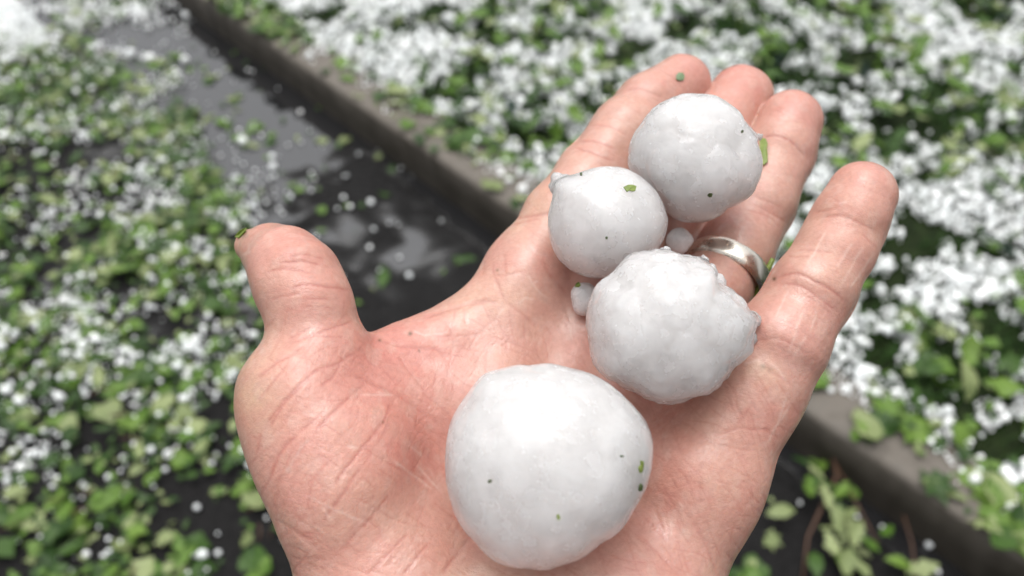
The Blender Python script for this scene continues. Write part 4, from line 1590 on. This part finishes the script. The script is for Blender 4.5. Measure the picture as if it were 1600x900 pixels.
# ------------------------------------------------------------------ grass of the lawn, blades in tufts
def grass():
    n = 90000
    u = rng.uniform(-1.0, 4.6, n)
    v = rng.uniform(CURB_W - 0.004, 2.9, n)
    u, v = near_view(u, v, 0.13)
    n = len(u)
    cl = clump(u, v, 5.0, 701)
    ok = rng.random(n) < np.clip(0.55 + 1.6 * cl, 0.12, 1)
    u, v = u[ok], v[ok]
    P = uv_to_world(u, v, lawn_z(u, v) - 0.002)
    n = len(P)
    yaw = rng.uniform(0, 2 * np.pi, n)
    L = rng.uniform(0.022, 0.060, n)
    lean = rng.uniform(0.3, 1.15, n)
    dx = np.stack([np.cos(yaw), np.sin(yaw), np.zeros(n)], -1)
    sx = np.stack([-np.sin(yaw), np.cos(yaw), np.zeros(n)], -1)
    w = rng.uniform(0.0012, 0.0028, n)[:, None]
    up = np.array([0, 0, 1.0])
    a_ = P
    m_ = P + dx * (L * 0.35 * np.sin(lean))[:, None] + up * (L * 0.6)[:, None]
    t = P + dx * (L * np.sin(lean))[:, None] + up * (L * (0.6 + 0.4 * np.cos(lean * 1.5)))[:, None]
    V = np.stack([a_ - sx * w, a_ + sx * w, m_ - sx * w * 0.8, m_ + sx * w * 0.8, t - sx * w * 0.1, t + sx * w * 0.1], 1).reshape(-1, 3)
    b0 = (np.arange(n) * 6)[:, None]
    Q = np.concatenate([b0 + np.array([0, 1, 3, 2]), b0 + np.array([2, 3, 5, 4])])
    return mesh_np('grass', V, Q)


M_GRASS = noise_material('grass_green', (0.008, 0.026, 0.004), (0.030, 0.070, 0.012), 12, 0.6)
[x for x in M_GRASS.node_tree.nodes if x.type == 'BSDF_PRINCIPLED'][0].inputs['Specular IOR Level'].default_value = 0.15
tag(obj('grass', grass(), M_GRASS), 'short dark green grass poking through the hail', 'grass', kind='stuff')

# blue green evergreen tips blown down onto the lawn: stem with needles
M_NEEDLE = noise_material('blue_needles', (0.035, 0.070, 0.055), (0.090, 0.140, 0.120), 60, 0.6)


def evergreen(px, py, L, yaw, label):
    q = on_plane(px, py, CURB_H + 0.03)
    r_ = random.Random(int(px))
    V, Fc = tube([(0, -L / 2, 0), (0, 0, 0.012), (0, L / 2, 0.006)], [0.0016, 0.0013, 0.0006], 5)
    o = obj('evergreen_sprig', None, loc=q)
    o.empty_display_size = 0.02
    obj('stem', mesh_from('stem', V, Fc), M_STEM, parent=o)
    o.rotation_euler = (0, 0, yaw)
    tag(o, label, 'sprig', 'evergreen sprigs on the lawn')
    NV, NF = [], []
    for i in range(260):
        t = r_.uniform(-0.48, 0.5)
        c = np.array([0, t * L, 0.012 - abs(t) * 0.012])
        an = r_.uniform(0, 6.28)
        ln = r_.uniform(0.012, 0.022)
        d_ = np.array([math.cos(an) * 0.85, 0.55, math.sin(an) * 0.85])
        s_ = np.array([-math.sin(an), 0, math.cos(an)]) * 0.0009
        k = len(NV)
        NV += [c - s_, c + s_, c + d_ * ln]
        NF.append((k, k + 1, k + 2))
    ch = obj('needles', mesh_from('needles', NV, NF, False), M_NEEDLE, parent=o)
    return o


for (px, py, L, yaw, lab) in [(1225, 88, 0.09, 2.4, 'blue green evergreen tip lying above the ring fingertip'), (1560, 385, 0.10, 0.4, 'blue green evergreen tip at the right edge beside the little finger'), (775, 130, 0.07, 1.2, 'dark evergreen tip in the hail left of the index fingertip'),
                              (800, 172, 0.06, 0.3, 'small dark evergreen tip just below another, left of the index finger'), (1350, 110, 0.08, 2.9, 'evergreen tip among hail beyond the little fingertip'), (1575, 25, 0.08, 1.9, 'dark evergreen tip in the far right corner')]:
    evergreen(px, py, L, yaw, lab)

# ------------------------------------------------------------------ the broken twig in the gutter
tw0 = on_plane(1300, 800, 0.01)
twig = bpy.data.objects.new('broken_twig', None)
COL.objects.link(twig)
twig.location = tw0
twig.empty_display_size = 0.02
tag(twig, 'broken leafy twig with red brown stems lying in the dark gutter right of the wrist', 'twig')


def tw(px, py, z):
    return on_plane(px, py, z) - tw0


for path, rad in [([(1283, 668, .035), (1300, 705, .045), (1308, 742, .05), (1285, 790, .05), (1262, 840, .04), (1254, 905, .025)], .0034),
                  ([(1355, 735, .02), (1392, 768, .03), (1412, 805, .03), (1425, 850, .03), (1432, 910, .02)], .0028),
                  ([(1302, 720, .045), (1325, 760, .05), (1345, 800, .05), (1372, 850, .04)], .0022)]:
    V, Fc = tube([tw(*p) for p in path], [rad * (1 - 0.08 * k) for k in range(len(path))], 8)
    obj('stem', mesh_from('stem', V, Fc), M_STEM, parent=twig)
for k, (px, py, z, L, yaw, tl, tone) in enumerate([(1222, 798, .055, .062, -1.45, .2, 'pale'), (1262, 760, .06, .055, -.3, .4, 'mid'), (1275, 735, .065, .05, .4, .3, 'pale'), (1290, 775, .07, .06, .2, -.4, 'pale'), (1310, 812, .06, .06, 2.9, .4, 'pale'),
                                                   (1335, 835, .055, .06, 2.6, .3, 'pale'), (1300, 850, .05, .055, 3.3, -.4, 'pale'), (1330, 800, .06, .05, -1.0, .3, 'pale'), (1275, 880, .05, .06, 3.0, .3, 'dark'), (1325, 880, .05, .06, 2.7, .2, 'pale'),
                                                   (1362, 850, .05, .05, -2.2, .5, 'mid'), (1385, 830, .045, .05, -1.0, .3, 'mid'), (1250, 720, .05, .05, .6, .5, 'dark'), (1318, 765, .06, .045, -.9, .3, 'mid'), (1440, 888, .03, .07, -1.4, .2, 'pale'),
                                                   (1348, 885, .045, .055, -2.6, .2, 'pale'), (1405, 878, .04, .055, 1.3, .2, 'mid')]):
    L *= 0.85
    o = obj('leaf', LEAF_ME[tone, k % 8], parent=twig, loc=tw(px, py, z))
    o.scale = (L, L, L)
    o.rotation_euler = rot_tilt(yaw, tl, k * 1.3)

rt = random.Random(77)
for k in range(22):
    t = rt.random()
    px, py = 1275 + 60 * t + rt.gauss(0, 26), 730 + 165 * t + rt.gauss(0, 14)
    o = obj('leaf', LEAF_ME[rt.choice(('mid', 'pale', 'pale', 'dark')), k % 8], parent=twig, loc=tw(px, py, rt.uniform(.02, .06)))
    L = rt.uniform(0.022, 0.042)
    o.scale = (L, L, L)
    o.rotation_euler = rot_tilt(rt.uniform(0, 6.28), rt.gauss(0, 0.4), rt.uniform(0, 6.28))

# ------------------------------------------------------------------ bits of brown stalk strewn among the leaves, too many to count
Vs, Fs, off = [], [], 0
rs = random.Random(5)
for k in range(420):
    u_, v_ = rs.uniform(-0.6, 4.0), -rs.uniform(0.3, 2.4)
    q = uv_to_world(np.array([u_]), np.array([v_]), 0.0)
    pq = project(q)[0]
    if in_poly(pq, PUDDLE)[0]:
        continue
    c = q[0] + np.array([0, 0, max(0.0, float(ground_z(np.array([u_]), np.array([v_]))[0])) + rs.uniform(0.008, 0.03)])
    a_, L = rs.uniform(0, 6.28), rs.uniform(0.02, 0.085)
    d_ = np.array([math.cos(a_), math.sin(a_), rs.gauss(0, .15)]) * L / 2
    bend = np.array([-d_[1], d_[0], 0.0]) * rs.gauss(0, .25)
    V, Fc = tube([c - d_, c - d_ * .3 + bend, c + d_ * .4 + bend * .8, c + d_], [rs.uniform(.0009, .0022)] * 4, 5)
    Vs += [tuple(x) for x in V]
    Fs += [tuple(i + off for i in f) for f in Fc]
    off += len(V)
tag(obj('stalk_litter', mesh_from('stalk_litter', Vs, Fs), M_STEM), 'red brown leaf stalks and twig bits strewn among the leaves', 'stalks', kind='stuff')
